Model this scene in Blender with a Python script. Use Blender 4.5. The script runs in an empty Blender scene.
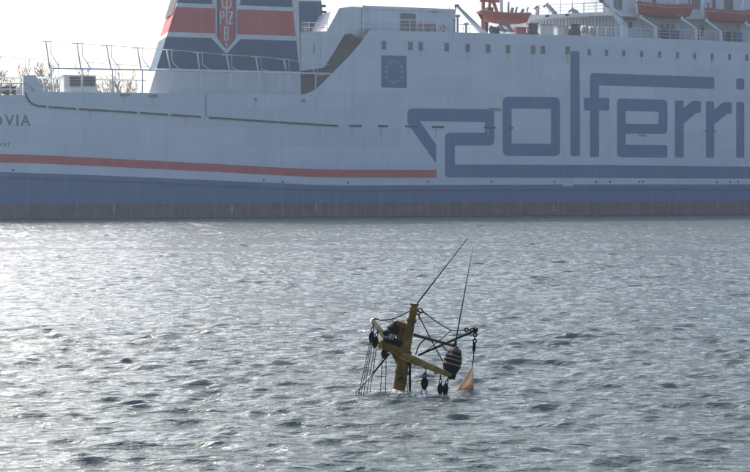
import bpy, math, random
import numpy as np
from mathutils import Vector, Matrix
from mathutils.geometry import tessellate_polygon

random.seed(7)
S = bpy.context.scene
COL = S.collection
R = math.radians

# ------------------------------------------------------------------ camera, sky, sun, exposure
EYE = 3.5                      # metres above the water
F = 1500.0                     # focal length in photo pixels (photo is 750 x 472)
TILT = math.atan(51.0 / F)     # horizon lies 51 px above the picture centre
cam_data = bpy.data.cameras.new('camera')
cam_data.sensor_width = 36.0
cam_data.lens = 36.0 * F / 750.0
cam_data.clip_start = 0.5
cam_data.clip_end = 12000.0
cam = bpy.data.objects.new('camera', cam_data)
cam.location = (0, 0, EYE)
cam.rotation_euler = (math.pi / 2 - TILT, 0, 0)
COL.objects.link(cam)
S.camera = cam

SUN_LEFT, SUN_UP = R(34), R(41)      # the sun stands beyond the ship, to the left
world = bpy.data.worlds.new('World')
S.world = world
world.use_nodes = True
wn = world.node_tree
sky = wn.nodes.new('ShaderNodeTexSky')
sky.sky_type = 'NISHITA'
sky.sun_disc = False
sky.sun_elevation = SUN_UP
sky.sun_rotation = -SUN_LEFT
sky.air_density = 1.0
sky.dust_density = 5.4
sky.ozone_density = 4.6
wn.links.new(sky.outputs[0], wn.nodes['Background'].inputs[0])
wn.nodes['Background'].inputs[1].default_value = 0.10

sun_data = bpy.data.lights.new('sun', 'SUN')
sun_data.energy = 2.2
sun_data.angle = R(0.5)
sun_data.color = (1.0, 0.95, 0.88)
sun = bpy.data.objects.new('sun', sun_data)
to_sun = Vector((-math.sin(SUN_LEFT) * math.cos(SUN_UP), math.cos(SUN_LEFT) * math.cos(SUN_UP), math.sin(SUN_UP)))
sun.rotation_euler = to_sun.to_track_quat('Z', 'Y').to_euler()
sun.location = to_sun * 300
COL.objects.link(sun)

S.view_settings.view_transform = 'Standard'
S.view_settings.look = 'None'
S.view_settings.gamma = 1.0
S.view_settings.exposure = 1.4
S.cycles.volume_step_rate = 4.0
S.cycles.volume_bounces = 0
S.cycles.max_bounces = 8

# ------------------------------------------------------------------ where a photo pixel lies in the place
FWD = Vector((0, math.cos(TILT), -math.sin(TILT)))
UPV = Vector((0, math.sin(TILT), math.cos(TILT)))
CAMP = Vector((0, 0, EYE))


def ray(px, py):
    return FWD * F + Vector((px - 375.0, 0, 0)) + UPV * (236.0 - py)


PHI = math.atan(1 / 2.95)            # the ship lies a little slantwise to the picture
SHIP = Vector((0, 160.6, 0))
EX = Vector((math.cos(PHI), math.sin(PHI), 0))
EY = Vector((-math.sin(PHI), math.cos(PHI), 0))


def P(px, py, d=0.0):
    """photo pixel -> (along, inboard, up) in the ship's own frame, at d metres inboard of the ship's side"""
    r = ray(px, py)
    t = ((SHIP + EY * d) - CAMP).dot(EY) / r.dot(EY)
    w = CAMP + r * t - SHIP
    return Vector((w.dot(EX), d, w.z))


r0 = ray(400, 392)
MAST_Y = (r0 * (-EYE / r0.z)).y


def M(px, py, dy=0.0):
    """photo pixel -> world point on the upright plane dy metres beyond the mast"""
    r = ray(px, py)
    return CAMP + r * ((MAST_Y + dy) / r.y)


PXM = F / MAST_Y                      # pixels per metre at the mast

# ------------------------------------------------------------------ materials
def mat(name, color, rough=0.5, metal=0.0, vary=0.12, vscale=1.5, bump=0.0, bscale=8.0, streak=None, streak_amt=0.0,
        spec=0.5, plating=False, sscale=(2.2, 2.2, 0.10)):
    m = bpy.data.materials.new(name)
    m.use_nodes = True
    nt = m.node_tree
    b = nt.nodes['Principled BSDF']
    b.inputs['Roughness'].default_value = rough
    b.inputs['Metallic'].default_value = metal
    b.inputs['Specular IOR Level'].default_value = spec
    tc = nt.nodes.new('ShaderNodeTexCoord')
    n = nt.nodes.new('ShaderNodeTexNoise')
    n.inputs['Scale'].default_value = vscale
    n.inputs['Detail'].default_value = 6
    n.inputs['Roughness'].default_value = 0.6
    nt.links.new(tc.outputs['Object'], n.inputs['Vector'])
    mr = nt.nodes.new('ShaderNodeMapRange')
    mr.inputs['From Min'].default_value = 0.3
    mr.inputs['From Max'].default_value = 0.7
    mr.inputs['To Min'].default_value = 1 - vary
    mr.inputs['To Max'].default_value = 1 + vary * 0.6
    nt.links.new(n.outputs['Fac'], mr.inputs['Value'])
    vm = nt.nodes.new('ShaderNodeVectorMath')
    vm.operation = 'SCALE'
    vm.inputs[0].default_value = color
    nt.links.new(mr.outputs[0], vm.inputs['Scale'])
    out = vm.outputs[0]
    if streak is not None:
        mp = nt.nodes.new('ShaderNodeMapping')
        mp.inputs['Scale'].default_value = sscale
        nt.links.new(tc.outputs['Object'], mp.inputs['Vector'])
        n2 = nt.nodes.new('ShaderNodeTexNoise')
        n2.inputs['Scale'].default_value = 1.0
        n2.inputs['Detail'].default_value = 5
        nt.links.new(mp.outputs[0], n2.inputs['Vector'])
        r2 = nt.nodes.new('ShaderNodeMapRange')
        r2.inputs['From Min'].default_value = 0.50
        r2.inputs['From Max'].default_value = 0.78
        r2.inputs['To Min'].default_value = 0.0
        r2.inputs['To Max'].default_value = streak_amt
        nt.links.new(n2.outputs['Fac'], r2.inputs['Value'])
        mx = nt.nodes.new('ShaderNodeMix')
        mx.data_type = 'RGBA'
        nt.links.new(r2.outputs[0], mx.inputs['Factor'])
        nt.links.new(out, mx.inputs['A'])
        mx.inputs['B'].default_value = (*streak, 1)
        out = mx.outputs['Result']
    nt.links.new(out, b.inputs['Base Color'])
    if bump > 0 or plating:
        h = None
        if bump > 0:
            n3 = nt.nodes.new('ShaderNodeTexNoise')
            n3.inputs['Scale'].default_value = bscale
            n3.inputs['Detail'].default_value = 4
            nt.links.new(tc.outputs['Object'], n3.inputs['Vector'])
            h = n3.outputs['Fac']
        if plating:                       # slight dishing between the frames of welded plating
            sx = nt.nodes.new('ShaderNodeSeparateXYZ')
            nt.links.new(tc.outputs['Object'], sx.inputs[0])
            tot = None
            for ax, per in ((0, 0.8), (2, 2.6)):
                mm = nt.nodes.new('ShaderNodeMath'); mm.operation = 'MULTIPLY'
                mm.inputs[1].default_value = math.pi / per
                nt.links.new(sx.outputs[ax], mm.inputs[0])
                sn = nt.nodes.new('ShaderNodeMath'); sn.operation = 'SINE'
                nt.links.new(mm.outputs[0], sn.inputs[0])
                ab = nt.nodes.new('ShaderNodeMath'); ab.operation = 'ABSOLUTE'
                nt.links.new(sn.outputs[0], ab.inputs[0])
                pw = nt.nodes.new('ShaderNodeMath'); pw.operation = 'POWER'
                pw.inputs[1].default_value = 0.5
                nt.links.new(ab.outputs[0], pw.inputs[0])
                if tot is None:
                    tot = pw.outputs[0]
                else:
                    ad = nt.nodes.new('ShaderNodeMath'); ad.operation = 'ADD'
                    nt.links.new(tot, ad.inputs[0]); nt.links.new(pw.outputs[0], ad.inputs[1])
                    tot = ad.outputs[0]
            if h is not None:
                ad = nt.nodes.new('ShaderNodeMath'); ad.operation = 'SUBTRACT'
                nt.links.new(h, ad.inputs[0]); nt.links.new(tot, ad.inputs[1])
                h = ad.outputs[0]
            else:
                h = tot
        if plating:                       # single plates differ a little in tone, with a thin welded seam between
            sx2 = nt.nodes.new('ShaderNodeSeparateXYZ')
            nt.links.new(tc.outputs['Object'], sx2.inputs[0])
            cx = nt.nodes.new('ShaderNodeCombineXYZ')
            nt.links.new(sx2.outputs[0], cx.inputs[0]); nt.links.new(sx2.outputs[2], cx.inputs[1])
            bk_ = nt.nodes.new('ShaderNodeTexBrick')
            bk_.inputs['Color1'].default_value = (1, 1, 1, 1)
            bk_.inputs['Color2'].default_value = (0.90, 0.905, 0.915, 1)
            bk_.inputs['Mortar'].default_value = (0.84, 0.84, 0.85, 1)
            bk_.inputs['Scale'].default_value = 1.0
            bk_.inputs['Mortar Size'].default_value = 0.022
            bk_.inputs['Mortar Smooth'].default_value = 0.3
            bk_.inputs['Brick Width'].default_value = 5.6
            bk_.inputs['Row Height'].default_value = 1.9
            nt.links.new(cx.outputs[0], bk_.inputs['Vector'])
            mu = nt.nodes.new('ShaderNodeVectorMath'); mu.operation = 'MULTIPLY'
            nt.links.new(out, mu.inputs[0]); nt.links.new(bk_.outputs['Color'], mu.inputs[1])
            nt.links.new(mu.outputs[0], b.inputs['Base Color'])
        bp = nt.nodes.new('ShaderNodeBump')
        bp.inputs['Strength'].default_value = 0.5 if plating else 0.6
        bp.inputs['Distance'].default_value = 0.02 if plating else bump
        nt.links.new(h, bp.inputs['Height'])
        nt.links.new(bp.outputs[0], b.inputs['Normal'])
    return m


MT = dict(
    white=mat('ship_white_paint', (0.57, 0.60, 0.62), 0.5, spec=0.3, vary=0.05, vscale=0.35, streak=(0.45, 0.40, 0.34), streak_amt=0.28, plating=True),
    house=mat('deckhouse_white_paint', (0.62, 0.63, 0.63), 0.6, spec=0.25, vary=0.06, vscale=0.5, streak=(0.42, 0.36, 0.30), streak_amt=0.35, plating=True),
    blue=mat('ship_blue_paint', (0.042, 0.125, 0.25), 0.5, vary=0.12, vscale=0.5, streak=(0.16, 0.19, 0.24), streak_amt=0.35),
    belt=mat('hull_blue_paint', (0.035, 0.120, 0.245), 0.5, vary=0.14, vscale=0.5, streak=(0.20, 0.20, 0.22), streak_amt=0.35, bump=0.01, bscale=3),
    navy=mat('funnel_navy_paint', (0.036, 0.092, 0.155), 0.7, spec=0.2, vary=0.10, vscale=0.6),
    red=mat('ship_red_paint', (0.50, 0.095, 0.085), 0.7, spec=0.2, vary=0.12, vscale=0.8, streak=(0.40, 0.22, 0.20), streak_amt=0.3),
    boot=mat('boot_topping_paint', (0.125, 0.080, 0.085), 0.75, vary=0.35, vscale=0.6, streak=(0.20, 0.19, 0.17), streak_amt=0.6, bump=0.02, bscale=4),
    weed=mat('waterline_weed', (0.030, 0.035, 0.028), 0.8, vary=0.3, vscale=2.0, bump=0.02, bscale=10),
    tan=mat('recess_tan_paint', (0.33, 0.31, 0.28), 0.6, vary=0.12, vscale=0.8),
    rust=mat('rust_streak_stain', (0.46, 0.42, 0.36), 0.8, vary=0.25, vscale=3),
    groove=mat('dark_rubber', (0.035, 0.037, 0.040), 0.7, vary=0.2),
    grey=mat('ship_grey_paint', (0.26, 0.28, 0.29), 0.55, vary=0.15, vscale=2),
    rail=mat('rail_white_paint', (0.66, 0.67, 0.66), 0.45, vary=0.1, vscale=3),
    dark=mat('dark_machinery', (0.030, 0.034, 0.038), 0.55, vary=0.3, vscale=4),
    glass=mat('window_glass', (0.085, 0.100, 0.092), 0.12, vary=0.45, vscale=1.0, spec=0.6),
    frame=mat('window_frame_grey', (0.22, 0.235, 0.235), 0.5, vary=0.1),
    orange=mat('lifeboat_orange', (0.38, 0.058, 0.028), 0.6, vary=0.18, vscale=1.6, streak=(0.30, 0.10, 0.06), streak_amt=0.4),
    orange2=mat('davit_orange', (0.36, 0.075, 0.036), 0.6, vary=0.15, vscale=2),
    bluebox=mat('blue_locker_paint', (0.06, 0.09, 0.21), 0.6, vary=0.15, vscale=2),
    yellow=mat('star_yellow', (0.42, 0.40, 0.16), 0.6, vary=0.05),
    fadered=mat('bench_red', (0.40, 0.14, 0.12), 0.6, vary=0.1),
    letter=mat('name_letter_paint', (0.10, 0.15, 0.22), 0.5, vary=0.08),
    ochre=mat('old_ochre_paint', (0.200, 0.115, 0.018), 0.65, spec=0.2, vary=0.45, vscale=7, streak=(0.055, 0.028, 0.012), streak_amt=1.0, sscale=(13, 13, 3.0), bump=0.006, bscale=30),
    olive=mat('ochre_boom_paint', (0.28, 0.19, 0.046), 0.6, spec=0.25, vary=0.4, vscale=7, streak=(0.085, 0.045, 0.02), streak_amt=0.9, sscale=(9, 13, 9), bump=0.006, bscale=30),
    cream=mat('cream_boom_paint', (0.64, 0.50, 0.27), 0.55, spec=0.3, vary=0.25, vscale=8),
    black=mat('black_gear', (0.007, 0.007, 0.008), 0.75, spec=0.15, vary=0.3, vscale=12),
    steel=mat('galvanised_steel', (0.07, 0.075, 0.08), 0.42, metal=0.6, vary=0.2, vscale=14),
    rope=mat('wet_rope', (0.016, 0.015, 0.015), 0.85, spec=0.2, vary=0.3, vscale=30),
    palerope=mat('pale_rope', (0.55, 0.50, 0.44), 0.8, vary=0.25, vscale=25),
    brown=mat('rusty_strut', (0.085, 0.050, 0.022), 0.7, vary=0.4, vscale=14, bump=0.004, bscale=40),
    tanband=mat('weathered_band', (0.20, 0.135, 0.065), 0.8, vary=0.3, vscale=14),
    lens=mat('lamp_housing_white', (0.66, 0.58, 0.46), 0.45, vary=0.15, vscale=14),
    lampcap=mat('lamp_cap_blue_black', (0.007, 0.009, 0.015), 0.75, spec=0.15, vary=0.3, vscale=14),
    bark=mat('bare_tree_bark', (0.14, 0.095, 0.07), 0.9, vary=0.25, vscale=3),
    bank=mat('far_bank_earth', (0.10, 0.09, 0.06), 0.95, vary=0.3, vscale=0.2),
    galley=mat('locker_light_grey', (0.50, 0.52, 0.50), 0.5, vary=0.12, vscale=1.5),
)

# ------------------------------------------------------------------ building helpers
class Shape:
    """collects simple solids and links them as one mesh object"""

    def __init__(self):
        self.v, self.f, self.m, self.smooth = [], [], [], []

    def add(self, verts, faces, mi=0, smooth=False):
        o = len(self.v)
        self.v += [tuple(p) for p in verts]
        for f in faces:
            self.f.append([i + o for i in f])
            self.m.append(mi)
            self.smooth.append(smooth)
        return self

    def box(self, lo, hi, mi=0, rot=None, at=None):
        x0, y0, z0 = lo
        x1, y1, z1 = hi
        vs = [Vector(p) for p in ((x0, y0, z0), (x1, y0, z0), (x1, y1, z0), (x0, y1, z0), (x0, y0, z1), (x1, y0, z1), (x1, y1, z1), (x0, y1, z1))]
        if rot is not None:
            vs = [rot @ p for p in vs]
        if at is not None:
            vs = [p + Vector(at) for p in vs]
        return self.add(vs, [(0, 3, 2, 1), (4, 5, 6, 7), (0, 1, 5, 4), (1, 2, 6, 5), (2, 3, 7, 6), (3, 0, 4, 7)], mi)

    def beam(self, a, b, wa, wb=None, ha=None, hb=None, side=Vector((0, 1, 0)), mi=0, bevel=0.0):
        """straight bar of rectangular section with chamfered edges; w across the picture, h along `side`"""
        a, b = Vector(a), Vector(b)
        wb = wa if wb is None else wb
        ha = wa if ha is None else ha
        hb = ha if hb is None else hb
        t = (b - a).normalized()
        u = t.cross(side).normalized()
        s = u.cross(t).normalized()
        vs = []
        for p, w, h in ((a, wa, ha), (b, wb, hb)):
            c = min(w, h) * bevel
            for du, ds in ((-w / 2 + c, -h / 2), (w / 2 - c, -h / 2), (w / 2, -h / 2 + c), (w / 2, h / 2 - c), (w / 2 - c, h / 2), (-w / 2 + c, h / 2), (-w / 2, h / 2 - c), (-w / 2, -h / 2 + c)) if bevel > 0 else ((-w / 2, -h / 2), (w / 2, -h / 2), (w / 2, h / 2), (-w / 2, h / 2)):
                vs.append(p + u * du + s * ds)
        n = len(vs) // 2
        fs = [(i, (i + 1) % n, n + (i + 1) % n, n + i) for i in range(n)]
        fs += [tuple(range(n - 1, -1, -1)), tuple(range(n, 2 * n))]
        return self.add(vs, fs, mi)

    def tube(self, pts, r, n=6, mi=0, closed=False, r_end=None):
        pts = [Vector(p) for p in pts]
        k = len(pts)
        vs, fs = [], []
        prev = None
        for i, p in enumerate(pts):
            if closed:
                t = (pts[(i + 1) % k] - pts[i - 1]).normalized()
            else:
                t = (pts[min(i + 1, k - 1)] - pts[max(i - 1, 0)]).normalized()
            ref = prev if prev is not None else (Vector((0, 0, 1)) if abs(t.z) < 0.9 else Vector((0, 1, 0)))
            u = (ref - t * ref.dot(t))
            if u.length < 1e-6:
                u = t.orthogonal()
            u.normalize()
            prev = u
            w = t.cross(u)
            rr = r if r_end is None else r + (r_end - r) * i / max(1, k - 1)
            for j in range(n):
                a = 2 * math.pi * j / n
                vs.append(p + (u * math.cos(a) + w * math.sin(a)) * rr)
        for i in range(k if closed else k - 1):
            for j in range(n):
                a, b = i * n + j, i * n + (j + 1) % n
                c, d = ((i + 1) % k) * n + (j + 1) % n, ((i + 1) % k) * n + j
                fs.append((a, b, c, d))
        if not closed:
            fs.append(tuple(range(n - 1, -1, -1)))
            fs.append(tuple(range((k - 1) * n, k * n)))
        return self.add(vs, fs, mi, True)

    def lathe(self, a, b, prof, n=12, mi=0, flat=1.0, side=Vector((0, 1, 0)), mis=None):
        """profile of (t, radius) turned about the axis a->b; `flat` squeezes it along `side`"""
        a, b = Vector(a), Vector(b)
        ax = (b - a)
        t = ax.normalized()
        u = t.cross(side).normalized()
        s = u.cross(t).normalized()
        base = len(self.v)
        for q, rad in prof:
            for j in range(n):
                an = 2 * math.pi * j / n
                self.v.append(tuple(a + ax * q + u * math.cos(an) * rad + s * math.sin(an) * rad * flat))
        for i in range(len(prof) - 1):
            for j in range(n):
                self.f.append([base + i * n + j, base + i * n + (j + 1) % n, base + (i + 1) * n + (j + 1) % n, base + (i + 1) * n + j])
                self.m.append(mi if mis is None else mis[i])
                self.smooth.append(True)
        self.f.append([base + j for j in range(n - 1, -1, -1)])
        self.f.append([base + (len(prof) - 1) * n + j for j in range(n)])
        self.m += [mi, mi]
        self.smooth += [False, False]
        return self

    def ring(self, c, r, thick, u, w, n=12, m=5, mi=0):
        c, u, w = Vector(c), Vector(u).normalized(), Vector(w).normalized()
        return self.tube([c + u * math.cos(2 * math.pi * i / n) * r + w * math.sin(2 * math.pi * i / n) * r for i in range(n)], thick, m, mi, closed=True)

    def plate(self, loops, d0, d1, mi=0):
        """flat plate in the ship's (along, up) plane from loops [outer, hole, ...], between inboard d0 (outer face) and d1"""
        loops = [[(p[0], p[1]) for p in lp] for lp in loops]
        flat = [p for lp in loops for p in lp]
        tris = tessellate_polygon([[Vector((p[0], p[1], 0)) for p in lp] for lp in loops])
        n = len(flat)
        vs = [(p[0], d0, p[1]) for p in flat] + [(p[0], d1, p[1]) for p in flat]
        fs = []
        for t in tris:
            a, b, c = (flat[i] for i in t)
            ar = (b[0] - a[0]) * (c[1] - a[1]) - (b[1] - a[1]) * (c[0] - a[0])
            t = tuple(t) if ar > 0 else tuple(reversed(t))
            fs.append(t)
            fs.append(tuple(n + i for i in reversed(t)))
        o = 0
        for q, lp in enumerate(loops):
            k = len(lp)
            area = sum(lp[i][0] * lp[(i + 1) % k][1] - lp[(i + 1) % k][0] * lp[i][1] for i in range(k))
            flip = (area < 0) != (q > 0)
            for i in range(k):
                a, b = o + i, o + (i + 1) % k
                fs.append((b, a, n + a, n + b) if not flip else (a, b, n + b, n + a))
            o += k
        return self.add(vs, fs, mi)

    def build(self, name, mats, parent=None):
        me = bpy.data.meshes.new(name)
        me.from_pydata(self.v, [], self.f)
        if not isinstance(mats, (list, tuple)):
            mats = [mats]
        for m in mats:
            me.materials.append(m if not isinstance(m, str) else MT[m])
        me.polygons.foreach_set('material_index', self.m)
        me.polygons.foreach_set('use_smooth', self.smooth)
        me.update()
        o = bpy.data.objects.new(name, me)
        COL.objects.link(o)
        if parent is not None:
            o.parent = parent
        return o


def tag(o, label, cat, group=None):
    o['label'] = label
    o['category'] = cat
    if group:
        o['group'] = group
    return o


def empty(name, loc=(0, 0, 0), rz=0.0, parent=None):
    o = bpy.data.objects.new(name, None)
    o.empty_display_size = 0.3
    o.location = loc
    o.rotation_euler = (0, 0, rz)
    COL.objects.link(o)
    if parent is not None:
        o.parent = parent
    return o


def thing_ship(name, label, cat, group=None):
    """a separate thing on the ship, built in the ship's frame (its base empty sits at the ship's mark)"""
    return tag(empty(name, SHIP, PHI), label, cat, group)


def rounded(pts, radii, seg=5):
    """polygon with rounded corners, in photo pixels"""
    out = []
    n = len(pts)
    for i in range(n):
        p = Vector(pts[i]).to_2d()
        r = radii[i] if isinstance(radii, (list, tuple)) else radii
        if r <= 0:
            out.append(p)
            continue
        a, b = Vector(pts[i - 1]).to_2d(), Vector(pts[(i + 1) % n]).to_2d()
        ua, ub = (a - p), (b - p)
        r = min(r, ua.length * 0.5, ub.length * 0.5)
        ua.normalize()
        ub.normalize()
        s, e = p + ua * r, p + ub * r
        for k in range(seg + 1):
            t = k / seg
            out.append(s * (1 - t) ** 2 + p * 2 * t * (1 - t) + e * t * t)
    return out


def on_side(pts, d=0.0):
    return [(P(x, y, d).x, P(x, y, d).z) for x, y in pts]


# ------------------------------------------------------------------ water: one sheet, waves as real relief
SLOPE, LEAN = 0.235, 0.6             # wave steepness (rms) and how far the crests lean


def make_water():
    rng = np.random.default_rng(11)
    # rings of distance and fan of bearings about the shore point under the camera
    rad = [3.0]
    while rad[-1] < 9000:
        r = rad[-1]
        if r < 14: st = 0.6
        elif r < 42: st = 0.036 + (r - 14) * 0.0031
        elif r < 172: st = 0.125
        elif r < 260: st = 1.2
        else: st = r * 0.08
        rad.append(r + st)
    rad = np.array(rad)
    half = R(17.5)
    core = np.linspace(-half, half, 560)
    steps = np.cumsum(np.geomspace(0.0008, 0.06, 90))
    steps = steps * (math.pi - half) / steps[-1]
    ang = np.concatenate([-(half + steps[::-1]), core, half + steps[:-1]])
    A, Rr = np.meshgrid(ang, rad)
    X = Rr * np.sin(A)
    Y = Rr * np.cos(A)
    sp_a = np.gradient(ang)[None, :] * Rr
    sp_r = np.gradient(rad)[:, None] * np.ones_like(A)
    sp = np.maximum(sp_a, sp_r)
    Z = np.zeros_like(X)
    DX = np.zeros_like(X)
    DY = np.zeros_like(X)
    # patches of gust and calm
    gust = np.zeros_like(X)
    for k in range(14):
        lam = rng.uniform(9, 45)
        th = rng.normal(0, 0.9)
        gust += np.sin(2 * np.pi / lam * (X * np.sin(th) * 0.45 + Y * np.cos(th)) + rng.uniform(0, 6.28))
    gust = 1 + 0.06 * gust / 1.6
    ns = 260
    lam = np.exp(rng.uniform(np.log(0.24), np.log(2.4), ns))
    peak = 0.50
    amps = np.where(lam < peak, lam / peak, (lam / peak) ** 0.42 * np.exp(-0.30 * np.log(np.maximum(lam, peak) / peak) ** 2)) * rng.uniform(0.4, 1.6, ns)
    amps *= SLOPE / math.sqrt(np.sum((amps * 2 * np.pi / lam) ** 2) / 2)
    for L, amp in zip(lam, amps):
        th = rng.normal(R(rng.choice([-13, 19])), R(11) if L > 0.7 else R(18))
        k = 2 * math.pi / L
        kx, ky = math.sin(th), -math.cos(th)
        ph = k * (kx * X + ky * Y) + rng.uniform(0, 6.28)
        w = np.clip((L / sp - 2.0) / 1.0, 0, 1) * amp * gust
        Z += w * np.cos(ph)
        q = 0.6 * w
        DX -= q * kx * np.sin(ph)
        DY -= q * ky * np.sin(ph)
    gz = np.gradient(Z, axis=0) / sp_r
    print('slope rms near/far', gz[(Y > 16) & (Y < 40)].std(), gz[(Y > 80) & (Y < 150)].std())
    # the faint old wake that crosses the river in front of the ship
    d = Y + 0.05 * X - 84 + 1.3 * np.sin(X * 0.11)
    calm = 1 - 0.75 * np.exp(-((d + 3.4) / 1.9) ** 2) - 0.45 * np.exp(-((d - 9) / 1.6) ** 2)
    Z *= calm; DX *= calm; DY *= calm
    Z += 0.11 * np.exp(-(d / 0.9) ** 2)
    # disturbed water round the mast
    mx, my = M(399, 391).x, MAST_Y
    rm = np.sqrt((X - mx + 0.1) ** 2 + ((Y - my) * 1.0) ** 2)
    Z += 0.022 * np.exp(-rm / 0.5) * np.cos(rm * 15)
    Xd, Yd = X + DX, Y + DY - LEAN * Z          # crests lean towards the near shore
    nr, na = X.shape
    co = np.stack([Xd, Yd, Z], -1).reshape(-1, 3)
    co = np.concatenate([co, [[0, 0, 0]]])
    c0 = nr * na
    i = np.arange(nr - 1)[:, None] * na + np.arange(na)[None, :]
    j = np.arange(nr - 1)[:, None] * na + (np.arange(na)[None, :] + 1) % na
    quads = np.stack([i, j, j + na, i + na], -1).reshape(-1, 4)
    # orientation: up
    quads = quads[:, ::-1]
    tri = np.stack([np.full(na, c0), (np.arange(na) + 1) % na, np.arange(na)], -1)
    me = bpy.data.meshes.new('water')
    nq, nt_ = len(quads), len(tri)
    me.vertices.add(len(co))
    me.vertices.foreach_set('co', co.astype(np.float32).ravel())
    loops = np.concatenate([quads.ravel(), tri.ravel()]).astype(np.int32)
    me.loops.add(len(loops))
    me.loops.foreach_set('vertex_index', loops)
    starts = np.concatenate([np.arange(nq) * 4, nq * 4 + np.arange(nt_) * 3]).astype(np.int32)
    me.polygons.add(nq + nt_)
    me.polygons.foreach_set('loop_start', starts)
    me.update(calc_edges=True)
    me.validate()
    me.polygons.foreach_set('use_smooth', np.ones(len(me.polygons), dtype=bool))
    me.update()
    o = bpy.data.objects.new('water', me)
    COL.objects.link(o)
    o['kind'] = 'structure'

    m = bpy.data.materials.new('river_water')
    m.use_nodes = True
    nt = m.node_tree
    b = nt.nodes['Principled BSDF']
    b.inputs['Base Color'].default_value = (0.095, 0.116, 0.104, 1)
    b.inputs['Roughness'].default_value = 0.06
    b.inputs['IOR'].default_value = 1.333
    geo = nt.nodes.new('ShaderNodeNewGeometry')
    acc = None
    for scale, amt, st in ((9.0, 0.07, (0.5, 1.2, 1)), (24.0, 0.07, (0.6, 1.2, 1))):
        mp = nt.nodes.new('ShaderNodeMapping')
        mp.inputs['Scale'].default_value = st
        nt.links.new(geo.outputs['Position'], mp.inputs['Vector'])
        n = nt.nodes.new('ShaderNodeTexNoise')
        n.inputs['Scale'].default_value = scale
        n.inputs['Detail'].default_value = 2.0
        n.inputs['Roughness'].default_value = 0.55
        nt.links.new(mp.outputs[0], n.inputs['Vector'])
        s = nt.nodes.new('ShaderNodeVectorMath'); s.operation = 'SUBTRACT'
        s.inputs[1].default_value = (0.5, 0.5, 0.5)
        nt.links.new(n.outputs['Color'], s.inputs[0])
        q = nt.nodes.new('ShaderNodeVectorMath'); q.operation = 'MULTIPLY'
        q.inputs[1].default_value = (amt * 2, amt * 2, 0)
        nt.links.new(s.outputs[0], q.inputs[0])
        if acc is None:
            acc = q.outputs[0]
        else:
            a = nt.nodes.new('ShaderNodeVectorMath'); a.operation = 'ADD'
            nt.links.new(acc, a.inputs[0]); nt.links.new(q.outputs[0], a.inputs[1])
            acc = a.outputs[0]
    a = nt.nodes.new('ShaderNodeVectorMath'); a.operation = 'ADD'
    mp = nt.nodes.new('ShaderNodeMapping')
    mp.inputs['Scale'].default_value = (0.42, 1.25, 1)
    mp.inputs['Rotation'].default_value = (0, 0, R(7))
    nt.links.new(geo.outputs['Position'], mp.inputs['Vector'])
    n = nt.nodes.new('ShaderNodeTexNoise')
    n.inputs['Scale'].default_value = 5.4
    n.inputs['Detail'].default_value = 5.0
    n.inputs['Roughness'].default_value = 0.55
    n.inputs['Distortion'].default_value = 0.35
    nt.links.new(mp.outputs[0], n.inputs['Vector'])
    bp = nt.nodes.new('ShaderNodeBump')
    bp.inputs['Strength'].default_value = 1.0
    bp.inputs['Distance'].default_value = 0.125
    nt.links.new(n.outputs['Fac'], bp.inputs['Height'])
    nt.links.new(bp.outputs[0], a.inputs[0]); nt.links.new(acc, a.inputs[1])
    nn = nt.nodes.new('ShaderNodeVectorMath'); nn.operation = 'NORMALIZE'
    nt.links.new(a.outputs[0], nn.inputs[0])
    nt.links.new(nn.outputs[0], b.inputs['Normal'])
    me.materials.append(m)
    return Xd, Yd, Z


WX, WY, WZ = make_water()


def water_z(x, y):
    i = np.argmin((WX - x) ** 2 + (WY - y) ** 2)
    return float(WZ.flat[i])


# the hazy air over the river
hz = Shape().box((-420, -60, -4), (420, 470, 60)).build('haze', 'white')
hz['kind'] = 'stuff'
hm = bpy.data.materials.new('haze_air')
hm.use_nodes = True
hm.node_tree.nodes.remove(hm.node_tree.nodes['Principled BSDF'])
pv = hm.node_tree.nodes.new('ShaderNodeVolumePrincipled')
pv.inputs['Color'].default_value = (0.80, 0.90, 1.0, 1)
pv.inputs['Density'].default_value = 0.00040
pv.inputs['Anisotropy'].default_value = 0.3
hm.node_tree.links.new(pv.outputs[0], hm.node_tree.nodes['Material Output'].inputs['Volume'])
hz.data.materials[0] = hm

# far bank behind the ship, carrying the bare trees seen between the rails
bank = Shape()
bank.add([(-400, 330, -2), (400, 330, -2), (400, 342, 3.0), (-400, 342, 3.0), (400, 420, 3.4), (-400, 420, 3.4)],
         [(0, 1, 2, 3), (3, 2, 4, 5)])
bk = bank.build('far_bank', 'bank')
bk['kind'] = 'structure'


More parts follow.
